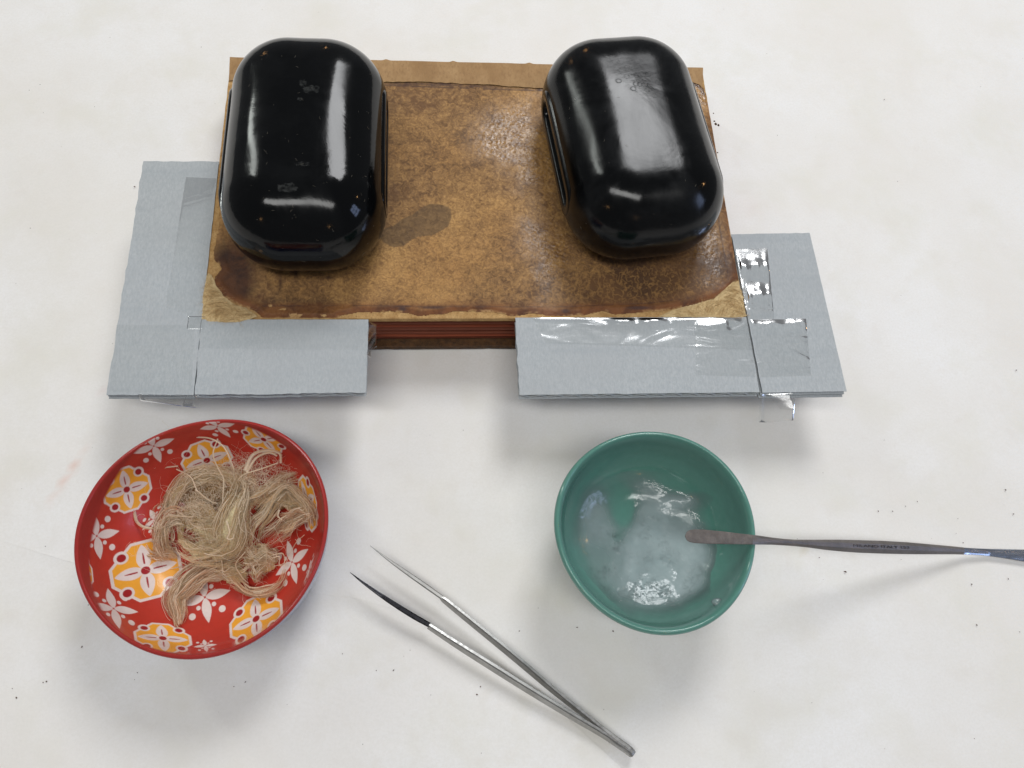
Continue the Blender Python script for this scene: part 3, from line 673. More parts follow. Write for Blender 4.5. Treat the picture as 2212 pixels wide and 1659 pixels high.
# ---------------------------------------------------------------- black weights
def weight(label, centre, rz, mat, a, b, H, seed):
    t = empty('paper_weight', label, 'weight', (centre[0], centre[1], HB+.0001), rz, group='rounded black weights pressing on the book')
    R = .0285; rt_d, rt_z, rb_d, rb_z = .0268, H*.58, .018, H*.42
    # plan outline with normals
    base = []
    cx, cy = a-R, b-R
    for (sx, sy, a0) in ((1, 1, 0), (-1, 1, 90), (-1, -1, 180), (1, -1, 270)):
        for k in range(28):
            th = math.radians(a0+90*k/27); base.append((sx*cx, sy*cy, math.cos(th), math.sin(th)))
        nxt = {0: (-1, 1), 90: (-1, -1), 180: (1, -1), 270: (1, 1)}[a0]; th = math.radians(a0+90); m = 16 if a0 in (0, 180) else 64
        for k in range(1, m): f = k/m; base.append((sx*cx+(nxt[0]*cx-sx*cx)*f, sy*cy+(nxt[1]*cy-sy*cy)*f, math.cos(th), math.sin(th)))
    base = np.array(base)
    prof = []
    e = 2.15
    for th in np.linspace(0, math.pi/2, 22): prof.append((rb_d*(1-abs(math.sin(th))**(2/e)), rb_z*(1-abs(math.cos(th))**(2/e))))
    for th in np.linspace(0, math.pi/2, 52)[1:]: prof.append((rt_d*(1-abs(math.cos(th))**(2/e)), H-rt_z*(1-abs(math.sin(th))**(2/e)) if True else 0))
    # keep z increasing from the equator band
    V = []
    for d, z in [(None, 0)]+prof+[(None, 1)]*0:
        if d is None: continue
        rr = R-d; V.append(np.c_[base[:, 0]+base[:, 2]*rr, base[:, 1]+base[:, 3]*rr, np.full(len(base), z)])
    last = V[-1]
    for k in range(1, 14):
        f = 1-k/14; q = last.copy(); q[:, :2] *= f; q[:, 2] = H; V.append(q)
    first = V[0]; V = [np.c_[first[:, :2]*.02, np.zeros(len(first))]]+[np.c_[first[:, :2]*.6, np.zeros(len(first))]]+V
    V.append(last*np.array([.004, .004, 1]))
    V = np.stack(V, 1)           # (nbase, nprof, 3)
    ax_, ay_ = a-rt_d*.35, b-rt_d*.35
    V[..., 2] += .0011*(np.clip(1-(V[..., 0]/ax_)**2, 0, 1)*np.clip(1-(V[..., 1]/ay_)**2, 0, 1))**2*(V[..., 2] > H*.6)
    zc = rb_z+.0008
    X, Y, Zz = V[..., 0], V[..., 1], V[..., 2]
    m = sstep(.0295, .0285, np.abs(Y))*sstep(.0046, .0038, np.abs(Zz-zc))*(np.abs(X) > a*.8)
    V[..., 0] = X-np.sign(X)*m*.006
    # slight hand-worn unevenness
    V[..., 2] += .0010*(fbm((X+1)*38+seed, (Y+1)*30, seed, 2)-.5)*(Zz > H*.5)
    nb, npf = V.shape[:2]
    body = mesh_obj('body', V.reshape(-1, 3), grid_faces(nb, npf, True), mat, t)
    for sx in (1, -1):
        N = 96; st = []
        hl, hh, il, ih = .0345, .0092, .0290, .0042
        def stad(L, h, k):
            th = 2*math.pi*k/N; c, s_ = math.cos(th), math.sin(th); return (math.copysign(L-h, c)*min(1, abs(c)*6)+h*c, h*s_)
        rings = [(hl+.002, hh+.002, -.0055), (hl, hh, -.0009), (hl-.0009, hh-.0009, -.0001), (il+.0009, ih+.0009, -.0001), (il, ih, -.0008), (il, ih, -.003)]
        v = []
        for L, h, dx in rings:
            for k in range(N):
                y, z = stad(L, h, k); v.append((sx*(a+dx), y, zc+z))
        n = len(rings); v = np.array(v).reshape(n, N, 3).transpose(1, 0, 2).reshape(-1, 3)
        mesh_obj('grip_rim', v, grid_faces(N, n, True), mat, t)
        vs = [(sx*(a-.0022), *[q for q in (stad(il, ih, k)[0], zc+stad(il, ih, k)[1])]) for k in range(0, N, 4)]
        mesh_obj('slot_shade_plate', vs, [list(range(len(vs)))], MDARK, t, smooth=False)  # flat dark plate across the recess, standing in for its shade
    return t, body
wl_c = (-.0603, .2334); wr_c = (.0917, .2390)
WL, WLb = weight('glossy black weight flecked with white lint on the left of the book', wl_c, math.radians(0.0), MBW, .0361, .0583, .046, 3)
WR, WRb = weight('scuffed black weight with small ring marks on the right of the book', wr_c, math.radians(6.5), MBW2, .03745, .0577, .046, 9)
bpy.context.view_layer.update()
def hitter(o):
    me = o.data; mw = o.matrix_world
    return BVHTree.FromPolygons([mw @ v.co for v in me.vertices], [tuple(p.vertices) for p in me.polygons])
hWL = hitter(WLb); hWR = hitter(WRb)
def torus_on(V, F, p, nrm, R, r, nu=22, nv=5):
    nrm = Vector(nrm); q = nrm.to_track_quat('Z', 'Y').to_matrix(); o = len(V)
    for i in range(nu):
        a = 2*math.pi*i/nu
        for j in range(nv):
            b = 2*math.pi*j/nv; l = Vector(((R+r*math.cos(b))*math.cos(a), (R+r*math.cos(b))*math.sin(a), r*.55*math.sin(b))); V.append(tuple(p+q@l))
    for i in range(nu):
        for j in range(nv): F.append([o+i*nv+j, o+((i+1) % nu)*nv+j, o+((i+1) % nu)*nv+(j+1) % nv, o+i*nv+(j+1) % nv])
MRING = m_simple('pressed_ring_mark', (20, 21, 23), (10, 10, 12), 900, .25, 0, spec=.6)
RZ = [(743, 262), (785, 265), (800, 272), (738, 318), (803, 315), (870, 305), (688, 345), (933, 357), (797, 364), (823, 366), (848, 369), (881, 374), (780, 394), (888, 390), (867, 403), (912, 438), (978, 455)]
for k, (zx, zy) in enumerate(RZ):
    h = hWR.ray_cast(Vector((0, 0, CAM_H)), ray(1097.2+.3472*zx, 54.86+.3472*zy))
    if h[0] is None: continue
    V = []; F = []; big = k in (5, 6, 8, 9, 10, 12)
    torus_on(V, F, h[0], h[1], .00122, .00020 if big else .00010)
    kid(mesh_obj('ring_mark', V, F, MRING), WR)
def lint(hit, par, spots, n, seed, rng_u, rng_v):
    st = Strands(); random.seed(seed)
    for k in range(n+len(spots)):
        if k < len(spots): u, v, L = spots[k]
        else: u, v, L = random.uniform(*rng_u), random.uniform(*rng_v), random.choice((.0004, .0006, .0012))
        h = hit.ray_cast(Vector((0, 0, CAM_H)), ray(u, v))
        if h[0] is None: continue
        n_ = h[1]; a = n_.orthogonal().normalized(); b = n_.cross(a); th = random.uniform(0, 6.28); d = a*math.cos(th)+b*math.sin(th); e = n_.cross(d)
        cv = random.uniform(-.5, .5); pts = [h[0]+n_*.00008+d*(L*(q-.5))+e*(cv*L*(q-.5)**2*2) for q in np.linspace(0, 1, 5)]
        st.add([tuple(p) for p in pts], random.uniform(.00003, .00006), tint=lin(140, 136, 128))
    o = st.build('lint', par); o['kind'] = 'stuff'
lint(hWL, WL, [(652, 215, .0016), (690, 255, .0015), (652, 355, .002), (640, 345, .0016), (575, 330, .0016), (820, 575, .001), (800, 555, .002), (785, 548, .0022), (655, 565, .002)], 64, 4, (520, 825), (110, 560))
lint(hWR, WR, [(1480, 390, .0008), (1560, 245, .001)], 22, 5, (1210, 1520), (120, 500))
# dull smudges on the polished weight: dried paste films
def smudge(hit, par, u0, v0, ru, rv, seed):
    V = []; n = 18; F = []
    for i in range(n):
        for j in range(n):
            u = u0+ru*(i/(n-1)*2-1); v = v0+rv*(j/(n-1)*2-1); h = hit.ray_cast(Vector((0, 0, CAM_H)), ray(u, v)); V.append(tuple(h[0]+h[1]*.00004) if h[0] else (0, 0, 0))
    for f in grid_faces(n, n):
        i, j = divmod(int(f[0]), n); x = (i/(n-1)*2-1); y = (j/(n-1)*2-1)
        if x*x+y*y < .9*(.35+1.2*vnoise(np.array([x*3+seed]), np.array([y*3.]), seed)[0]): F.append(list(map(int, f)))
    if F: kid(mesh_obj('smudge', V, F, MSMU), par)
MSMU = NT('dried_film'); _t = MSMU.n('ShaderNodeBsdfTransparent'); _d = MSMU.n('ShaderNodeBsdfDiffuse', Color=lin(120, 122, 120))
_x = MSMU.n('ShaderNodeMixShader', i0=MSMU.fr(MSMU.noise(700, MSMU.co(), 4), .35, .75, 0, .2), i1=_t.outputs[0], i2=_d.outputs[0]); MSMU.t.links.new(_x.outputs[0], MSMU.out.inputs[0]); MSMU = MSMU.m
for k, q in enumerate(((654, 180, 8, 8), (672, 193, 18, 9), (648, 214, 6, 4), (652, 354, 16, 5), (622, 405, 22, 11))): smudge(hWL, WL, *q, k+2)

# ---------------------------------------------------------------- bowls
def fit_rim(marks, h):
    w_ = np.array([P(*p, h)[:2] for p in marks]); A = np.c_[w_*2, np.ones(len(w_))]; s, *_ = np.linalg.lstsq(A, (w_**2).sum(1), rcond=None)
    c = s[:2]; r = (s[2]+c@c)**.5; d = w_-c; th = np.arctan2(d[:, 1], d[:, 0]); e = np.hypot(*d.T)-r
    B = np.c_[np.cos(2*th), np.sin(2*th), np.cos(3*th), np.sin(3*th)]; k, *_ = np.linalg.lstsq(B, e, rcond=None); return c, r, k
def bowl_shell(prof, c, k, name, mat, par, nth=256, z0=0, attrs=None, R=1.):
    th = np.linspace(0, 2*math.pi, nth, endpoint=False); V = np.zeros((nth, len(prof), 3))
    dev = k[0]*np.cos(2*th)+k[1]*np.sin(2*th)+k[2]*np.cos(3*th)+k[3]*np.sin(3*th)
    for j, (r, z) in enumerate(prof):
        rr = r+dev*(r/R)**2; V[:, j] = np.c_[c[0]+rr*np.cos(th), c[1]+rr*np.sin(th), np.full(nth, z+z0)]
    V = V.reshape(-1, 3); o = mesh_obj(name, V, grid_faces(nth, len(prof), True), mat, attrs={n: f(V) for n, f in (attrs or {}).items()})
    return kid(o, par), V
def resample(pts, n):
    return [tuple(x) for x in catmull(pts, n)]
TR = [(1393, 931), (1345, 937), (1280, 970), (1215, 1040), (1198, 1120), (1210, 1195), (1255, 1275), (1330, 1342), (1416, 1371), (1490, 1363), (1560, 1330), (1612, 1260), (1634, 1190), (1634, 1150), (1620, 1090), (1580, 1012), (1530, 968), (1460, 938)]
RR = [(455, 905), (380, 918), (330, 943), (270, 982), (225, 1026), (180, 1090), (158, 1150), (158, 1195), (170, 1250), (215, 1335), (265, 1380), (330, 1413), (400, 1424), (460, 1420), (520, 1402), (600, 1345), (660, 1280), (694, 1200), (708, 1130), (709, 1085), (695, 1030), (665, 985), (625, 946), (570, 920), (510, 907)]
ZT = .041; cT, rT, kT = fit_rim(TR, ZT); ZR = .037; cR_, rR, kR = fit_rim(RR, ZR)
teal = empty('teal_bowl', 'round teal glazed bowl holding milky paste', 'bowl', (cT[0], cT[1], 0))
outT = resample([(.55*rT, .0), (.60*rT, .0025), (.66*rT, .006), (.84*rT, .016), (.94*rT, .027), (.985*rT, .035), (1.0*rT, .0385), (1.0*rT, .0400), (.985*rT, ZT), (.962*rT, ZT+.0002), (.94*rT, .0400), (.922*rT, .0375), (.895*rT, .0315), (.84*rT, .0245), (.72*rT, .0170), (.5*rT, .0122), (.25*rT, .0106), (.001, .0103)], 110)
bowl_shell([(.001, .001), (.45*rT, .001), (.5*rT, .0)]+outT, cT, kT, 'bowl_body', MTEAL, teal, R=rT)
# paste
def build_paste():
    n = 260; X, Y = np.meshgrid(np.linspace(-1, 1, n), np.linspace(-1, 1, n), indexing='ij'); X = X.ravel(); Y = Y.ravel(); r = np.hypot(X, Y)
    pr = np.array(outT[::-1]); inner = pr[:int(len(pr)*.55)]; zi = np.interp(r*rT, inner[:, 0], inner[:, 1])
    wx, wy = cT[0]+X*rT, cT[1]+Y*rT
    zi_ = np.maximum(zi, 0)
    u, v = Q(np.c_[wx, wy, zi_+.002]); zx, zy = (u-1152.1)/.30426, (v-899.7)/.30426
    G = lambda a, b, ra, rb, ang=0: np.exp(-((((zx-a)*math.cos(math.radians(ang))+(zy-b)*math.sin(math.radians(ang)))/ra)**2+((-(zx-a)*math.sin(math.radians(ang))+(zy-b)*math.cos(math.radians(ang)))/rb)**2))
    wz = 110*(fbm(zx*.005, zy*.005, 5, 4)-.5); zx = zx+wz; zy = zy+wz*.6
    milk = 1.0*G(850, 940, 350, 310)+.45*G(470, 700, 140, 220, 15)+.45*G(800, 500, 190, 90, 30)+.65*G(1120, 590, 290, 65, -12)+.42*G(880, 1250, 430, 170)+.3*G(1180, 1030, 160, 200)+.5*G(1000, 1050, 260, 260)
    milk -= .62*G(625, 690, 85, 170, -12)+.5*G(640, 600, 90, 120)+.5*G(1330, 720, 115, 90, 20)+.5*G(1080, 470, 210, 60, 8)+.3*G(600, 850, 40, 40)
    milk = .10+milk*.84; milk = np.where(milk < .12, .12*np.exp(np.minimum(milk-.12, 0)*5), milk); milk = np.clip(milk, 0, .88)*(.86+.28*fbm(zx*.01, zy*.01, 8, 4))
    edge = sstep(.93, .58, r+.12*(fbm(X*4+5, Y*4, 4, 3)-.5)); milk = milk*edge
    # ridge smears up the far right wall
    lumpy = .85*G(860, 1245, 230, 75)+.30*G(900, 860, 230, 300)+.5*G(560, 880, 120, 70, 35)+.6*G(500, 1080, 80, 60)+.3*G(1180, 1120, 90, 70)+.3*G(480, 1200, 50, 120, -30)
    th = (.0002+.0030*np.clip(milk, 0, 1)**.8*sstep(.85, .4, r)+.0008*edge)+.0016*(fbm(X*9, Y*9, 12, 4)-.5)*edge*np.clip(milk+.2, 0, 1)
    z = zi+.00006+.0018*milk*edge+.00035*(fbm(X*9, Y*9, 12, 4)-.3)*edge
    F = grid_faces(n, n); F = F[((r < .90) & (milk*edge > .012))[F].all(1)]; idx, inv = np.unique(F.ravel(), return_inverse=True)
    o = mesh_obj('paste', np.c_[wx, wy, z][idx], inv.reshape(-1, 4), m_paste(), attrs={'milk': milk[idx], 'lumpy': np.clip(lumpy, 0, 1)[idx]})
    o['label'] = 'translucent milky paste spread in the bottom of the teal bowl'; o['category'] = 'paste'
    # blob of paste on the near right wall
    c = np.array([cT[0], cT[1]]); V = []; zz = .02
    for _ in range(40):
        p = P(1549, 1302, zz); zz = .5*zz+.5*float(np.interp(math.hypot(p[0]-c[0], p[1]-c[1]), inner[:, 0], inner[:, 1]))
    for i in range(24):
        a = 2*math.pi*i/24
        for j in range(12):
            q = (j/11-.5)*math.pi; V.append((p[0]+.0024*math.cos(q)*math.cos(a)*(1+.12*math.sin(3*a)), p[1]+.0019*math.cos(q)*math.sin(a), p[2]+.0004+.0011*math.sin(q)))
    b = mesh_obj('paste_drop', V, grid_faces(24, 12, True), o.data.materials[0], attrs={'milk': np.full(len(V), .35), 'lumpy': np.full(len(V), .9)})
    b['label'] = 'small clear drop of paste on the near right inner wall of the teal bowl'; b['category'] = 'paste drop'
build_paste()

# red bowl
red = empty('red_bowl', 'red patterned bowl with orange medallions holding fibres', 'bowl', (cR_[0], cR_[1], 0))
inR = [(.978*rR, ZR+.0003), (.966*rR, ZR-.0003), (.958*rR, ZR-.0018), (.935*rR, .0305), (.88*rR, .0228), (.76*rR, .0150), (.60*rR, .0090), (.40*rR, .0058), (.2*rR, .0046), (.0005, .0043)]
outR = [(.52*rR, .0), (.56*rR, .003), (.64*rR, .004), (.84*rR, .0105), (.935*rR, .0180), (.975*rR, .027), (.985*rR, .0345)]
C_RED = lin(188, 58, 46); C_RIM = lin(166, 50, 46); C_OR = lin(242, 170, 58); C_WH = lin(228, 214, 208); C_DK = lin(160, 34, 40)
MED = [((543, 1018), (195, -50), (-28, -160)), ((422, 500), (132, -42), (-26, -120)), ((935, 313), (130, -48), (-52, -100)), ((1298, 180), (92, -15), (-72, -78)), ((1578, 590), (42, -48), (-38, -145)),
       ((1250, 1328), (145, -66), (-8, -122)), ((653, 1452), (158, 12), (-13, -82)), ((122, 1018), (72, 25), (-12, -120))]
STAR = [((230, 798), (145, -33), (-24, -150)), ((338, 1262), (158, 22), (-38, -130)), ((595, 222), (132, -48), (-45, -105)), ((1002, 96), (112, -18), (-86, -72)), ((922, 1190), (165, -45), (-26, -165)), ((1480, 965), (105, -85), (-30, -140)),
        ((600, 690), (80, -70), (-30, -60)), ((925, 1500), (75, -8), (-10, -40)), ((1590, 1010), (35, -90), (10, -60))]
def paint(V):
    return sum(paint_at(V, jx, jy) for jx, jy in ((-1.4, -.5), (.5, -1.4), (1.4, .5), (-.5, 1.4), (0, 0)))/5
def paint_at(V, jx, jy):
    u, v = Q(V); zx, zy = (u-131.7)/.3373+jx, (v-888.7)/.3373+jy
    col = np.tile(np.array(C_RED), (len(V), 1)); 
    r = np.hypot(V[:, 0]-cR_[0], V[:, 1]-cR_[1])/rR
    def put(m, c): col[m] = c
    def loc(c, a, b):
        M = np.array([[a[0], b[0]], [a[1], b[1]]], float); I = np.linalg.inv(M); dx, dy = zx-c[0], zy-c[1]
        return I[0, 0]*dx+I[0, 1]*dy, I[1, 0]*dx+I[1, 1]*dy
    for c, a, b in STAR:
        p, q = loc(c, a, b)
        for x, y in ((p, q), (-p, -q), (q, p), (-q, -p)):
            put((x > .04) & (x < 1.02) & (np.abs(y) < .185*np.sin(np.pi*np.clip(x, 0, 1)**.85)**1.0), C_WH)
        for sx in (1, -1):
            for sy in (1, -1):
                put(np.hypot(p-sx*.30, q-sy*.34) < .085, C_WH); put(np.hypot(p-sx*.58, q-sy*.60) < .13, C_WH)
    for c, a, b in MED:
        p, q = loc(c, a, b); P_, Q_ = np.abs(p), np.abs(q)
        oc = np.maximum(np.maximum(P_, Q_), (P_+Q_)/1.30); ds = np.hypot(P_-.70, Q_-.70)
        put((oc < 1.17) | (ds < .26), C_WH)
        put((oc < 1.06) & (ds > .24), C_OR)
        put(ds < .155, C_DK)
        for x, y in ((P_, q), (Q_, p)):
            wv = .24*np.sin(np.pi*np.clip((x-.05)/.97, 0, 1)**.8)**.75
            put((x > .05) & (x < 1.02) & (np.abs(y) < wv), C_WH)
            put((x > .26) & (x < .70) & (np.abs(y) < .032*(1-((x-.42)/.35)**2)), C_DK)
        put(np.hypot(p, q) < .155, C_DK)
    # print stops below the rim band
    put(r > .955, C_RIM)
    k = sstep(.945, .957, r)[:, None]; return col*(1-k)+np.array(C_RIM)*k
pi = resample(inR, 420)
bowl_shell(pi, cR_, kR, 'printed_inside', MRED, red, nth=1000, R=rR, attrs={'print': paint})
bowl_shell([(.985*rR, .0345), (.997*rR, .0357), (1.0*rR, .0364), (.993*rR, ZR+.0001), (.975*rR, ZR+.0003)], cR_, kR, 'rim_band', MRED, red, R=rR, attrs={'print': lambda V: np.tile(np.array(C_RIM), (len(V), 1))})
bowl_shell([(.0005, .0012), (.47*rR, .0012), (.5*rR, .0)]+resample(outR, 50), cR_, kR, 'blue_outside', MBLUE, red, R=rR)

# ---------------------------------------------------------------- loose fibres in the red bowl
fib = empty('fibre_tuft', 'tangled heap of pale flax fibres lying in the red bowl', 'fibres', (cR_[0], cR_[1], .006))
def Zp(zx, zy, z, wd=0): 
    p = P(131.7+.3373*zx, 888.7+.3373*zy, z); return (p[0], p[1], p[2], wd)
mm = .001
def path(*pts): return [Zp(x, y, z*mm, w_*mm*1.12) for x, y, z, w_ in pts]
groups = []
def tuft(name, label, cores, bundles, singles=()):
    first = True; par = None
    st = Strands()
    for pth, n, kw in bundles: bundle(st, pth, n, **kw)
    for pth, r in singles:
        g = catmull(np.array(pth)[:, :3], 34); st.add(g, r*1.25, r*.7, tint=(1.04, 1.0, .94), flat=1.3)
        for _ in range(2):
            st.add(g[3:-2]+np.array([.00025*random.uniform(-1, 1), .00025*random.uniform(-1, 1), .0002*random.random()])+np.cumsum(RNG.normal(0, .00004, (29, 3)), axis=0), r*.4, r*.2, tint=random.choice(FIB_TINTS[:3]))
    o = st.build(name, fib); o['label'] = label
    for k, (pth, tint, kk) in enumerate(cores):
        low = [(x_, y_, z_-.0012, w2) for x_, y_, z_, w2 in pth]; c_ = core(low, fib, 'wad', kk, tint, seed=k*3+len(name))
    return o
GR = [lin(240, 228, 202), lin(232, 218, 190), lin(246, 236, 212), lin(226, 210, 180), lin(248, 240, 222)]
PK = [lin(246, 224, 202), lin(238, 214, 190), lin(250, 232, 212), lin(230, 204, 180)]
m1 = path((760, 820, 14, 2.5), (850, 880, 15, 5), (980, 890, 16, 6), (1110, 850, 16, 6), (1170, 740, 17, 4))
m2 = path((1150, 400, 20, 2.5), (1160, 500, 20, 4), (1120, 620, 21, 5.5), (1100, 740, 20, 6.5), (1090, 860, 17, 6), (1080, 930, 13, 2.5))
m3 = path((680, 640, 11, 2), (740, 520, 15, 3), (830, 430, 18, 3), (960, 400, 19, 3.4), (1080, 430, 20, 3.5), (1160, 520, 19, 3))
m4 = path((790, 730, 15, 3.0), (880, 740, 17, 4), (980, 770, 18, 5), (1060, 830, 17, 5), (1060, 900, 14, 3))
m5 = path((1150, 640, 18, 3.5), (1230, 570, 19, 3.4), (1330, 500, 19, 3), (1430, 430, 18, 2.4), (1540, 400, 20, 1.6))
m6 = path((1110, 640, 18, 4), (1150, 520, 21, 3.5), (1170, 420, 23, 2.6), (1200, 330, 24, 2))
m7 = path((750, 840, 12, 2), (790, 680, 14, 3), (900, 640, 13, 5), (1000, 700, 15, 5))
tuft('matted_tuft', 'matted greenish centre of the heap',
     [(m1, (200, 184, 156), .78), (m2, (200, 184, 156), .72), (m4, (200, 184, 156), .8), (m3, (200, 184, 156), .7), (m7, (150, 130, 96), .9), (path((900, 560, 9, 3), (900, 700, 9, 7), (980, 820, 8, 7)), (110, 92, 66), 1.), (path((740, 560, 9, 4), (850, 530, 10, 7), (1000, 520, 10, 7), (1100, 560, 9, 5)), (128, 108, 78), 1.)],
     [(m1, 330, dict(tints=GR, wob=.0011)), (m2, 420, dict(tints=GR, wob=.0012)), (m3, 330, dict(tints=GR, wob=.0012)), (m4, 320, dict(tints=GR)), (m5, 260, dict(wob=.0013, fray=.4)), (m6, 200, dict(wob=.0014, fray=.7)), (m7, 150, dict(tints=GR, wob=.0018))],
     [(path((870, 165, 28, 0), (960, 175, 30, 0), (1040, 225, 30, 0), (1085, 310, 28, 0), (1125, 420, 23, 0)), .00028), (path((1005, 175, 30, 0), (975, 280, 28, 0), (1020, 390, 25, 0), (1042, 440, 24, 0), (1035, 590, 24, 0)), .00022),
      (path((740, 370, 20, 0), (830, 420, 22, 0), (870, 500, 23, 0), (930, 560, 23, 0)), .0002), (path((860, 500, 24, 0), (950, 570, 24, 0), (1000, 590, 23, 0)), .0002),
      (path((1390, 330, 26, 0), (1280, 370, 26, 0), (1180, 400, 25, 0), (1130, 440, 24, 0)), .0002), (path((1180, 380, 25, 0), (1230, 280, 26, 0), (1320, 250, 27, 0), (1400, 270, 27, 0), (1410, 330, 26, 0)), .0006),
      (path((1190, 390, 25, 0), (1250, 300, 25, 0), (1330, 265, 26, 0), (1385, 285, 26, 0)), .0005), (path((1060, 700, 24, 0), (1080, 770, 24, 0), (1065, 815, 24, 0), (1100, 815, 24, 0), (1110, 785, 24, 0)), .0003),
      (path((750, 350, 20, 0), (640, 370, 19, 0), (560, 450, 18, 0), (480, 580, 17, 0), (470, 670, 16, 0), (520, 740, 15, 0), (620, 750, 15, 0), (720, 720, 15, 0)), .00024),
      (path((470, 640, 16, 0), (490, 710, 15, 0), (550, 745, 15, 0), (640, 740, 14, 0)), .0005)])
l1 = path((800, 660, 17, 1.2), (720, 640, 16, 1.8), (660, 700, 15, 2.0), (640, 780, 14, 2.2), (660, 880, 12, 2.0), (720, 960, 10, 1.3))
l1b = path((830, 720, 17, 2.0), (740, 690, 17, 2.2), (670, 740, 15, 1.8), (640, 840, 13, 1.6), (690, 950, 10, 1.3))
l2 = path((545, 850, 9, 2), (600, 880, 9, 4), (680, 900, 9, 4.2), (740, 930, 9, 2))
l3 = path((720, 470, 12, 2), (670, 600, 11, 2.4), (640, 700, 10, 2.2))
tuft('curled_tuft', 'pale curled lock on the left of the heap', [(l2, (190, 158, 130), .6)],
     [(l1, 150, dict(tints=PK+FIB_TINTS[:2], wob=.0007)), (l1b, 190, dict(wob=.0008)), (l2, 200, dict(tints=PK, wob=.001)), (l3, 160, dict(wob=.001))],
     [(path((760, 960, 9, 0), (830, 990, 9, 0), (900, 960, 9, 0), (960, 950, 10, 0)), .00015), (path((700, 1010, 7, 0), (800, 990, 8, 0), (900, 1000, 9, 0)), .00015)])
r1 = path((1230, 840, 11, 3), (1250, 740, 14, 3.4), (1320, 660, 16, 2.6), (1380, 560, 18, 2.8), (1450, 500, 19, 2.4), (1520, 560, 21, 2.4), (1590, 640, 23, 2), (1610, 740, 22, 1.8))
r2 = path((1610, 660, 24, 1.6), (1520, 690, 22, 2.8), (1420, 750, 18, 3.6), (1320, 830, 13, 3.2))
r3 = path((1250, 640, 10, 3.4), (1330, 590, 11, 4), (1440, 600, 13, 4))
r4 = path((1430, 540, 17, 3), (1500, 600, 19, 3.2), (1580, 640, 22, 2))
tuft('looped_tuft', 'looped lock against the right wall of the bowl', [(r3, (128, 102, 72), .8), (r4, (188, 168, 126), .6)],
     [(r1, 280, dict(wob=.001)), (r2, 260, dict(tints=PK+FIB_TINTS[:3], wob=.0011, fray=.5)), (r3, 110, dict(tints=[lin(150, 124, 90)])), (r4, 150, dict(tints=GR))],
     [(path((1400, 630, 22, 0), (1390, 670, 22, 0), (1415, 695, 22, 0)), .0003), (path((1560, 790, 18, 0), (1500, 850, 15, 0), (1430, 1000, 12, 0)), .0001)])
b1 = path((1170, 960, 11, 4), (1250, 960, 12, 5.2), (1310, 975, 12, 5.0), (1365, 1000, 12, 3.0))
tuft('balled_tuft', 'rounded ball of fibre at the lower right of the heap', [(b1, (176, 152, 112), .9)], [(b1, 520, dict(tints=GR+PK[:2], wob=.0016, thick=.85, fray=.3))],
     [(path((1360, 920, 14, 0), (1420, 910, 14, 0), (1430, 970, 13, 0), (1370, 990, 13, 0)), .00016), (path((1350, 940, 15, 0), (1400, 930, 15, 0), (1400, 985, 14, 0), (1450, 985, 13, 0)), .00016), (path((1180, 900, 18, 0), (1120, 980, 16, 0), (1160, 1060, 14, 0), (1200, 1100, 12, 0)), .00018)])
t1 = path((1150, 960, 11, 3.6), (1020, 990, 11, 4.8), (900, 1030, 11, 4.6), (800, 1110, 11, 4.6), (730, 1200, 12, 3.6), (745, 1290, 14, 2.0), (755, 1370, 17, .6))
t2 = path((1020, 1040, 10, 3.5), (1120, 1090, 10, 2.8), (1200, 1150, 11, 2.0), (1310, 1160, 13, 2.0), (1400, 1110, 13, 1.4), (1440, 1010, 14, .6))
tuft('tailed_tuft', 'drooping tail of the heap towards the near rim', [(path((1000, 1000, 10, 4), (1080, 1040, 10, 5), (1180, 1060, 10, 4)), (176, 162, 124), .95)],
     [(t1, 480, dict(tints=PK+FIB_TINTS[:2], wob=.0010, fray=.3)), (t2, 170, dict(tints=PK, wob=.0007)), (path((980, 1000, 12, 4), (1080, 1030, 12, 4), (1200, 1040, 12, 3)), 190, dict(tints=GR, wob=.001))],
     [(path((560, 1130, 5, 0), (620, 1230, 7, 0), (650, 1300, 9, 0), (660, 1360, 12, 0)), .00009), (path((720, 1240, 12, 0), (725, 1330, 14, 0), (745, 1375, 17, 0), (770, 1390, 18, 0)), .00012)])
def stray():
    st = Strands(); random.seed(31)
    for k in range(900):
        if k < 380: cx, cy, sp, z = random.gauss(880, 75), random.gauss(580, 75), 60, random.uniform(17, 23)
        elif k < 720: cx, cy, sp, z = random.gauss(1250, 110), random.gauss(400, 60), 100, random.uniform(20, 26)
        else: cx, cy, sp, z = random.gauss(1000, 250), random.gauss(700, 220), 120, random.uniform(17, 22)
        th = random.uniform(0, 6.28); cur = random.uniform(-3, 3); n = 12; pts = []; L = random.uniform(.4, 1.3)*sp
        for i in range(n):
            pts.append(Zp(cx, cy, z*mm)[:3]); th += cur/n+random.gauss(0, .25); cx += math.cos(th)*L/n*1.6; cy += math.sin(th)*L/n*1.6; z += random.gauss(0, .25)
        r = random.uniform(.00003, .00008); st.add(catmull(pts, 22), r, r*.5, tint=random.choice([(1.05, 1.03, 1.0), (.92, .88, .8), (1.0, .96, .9)]))
    o = st.build('stray_fibres', fib); o['kind'] = 'stuff'
stray()

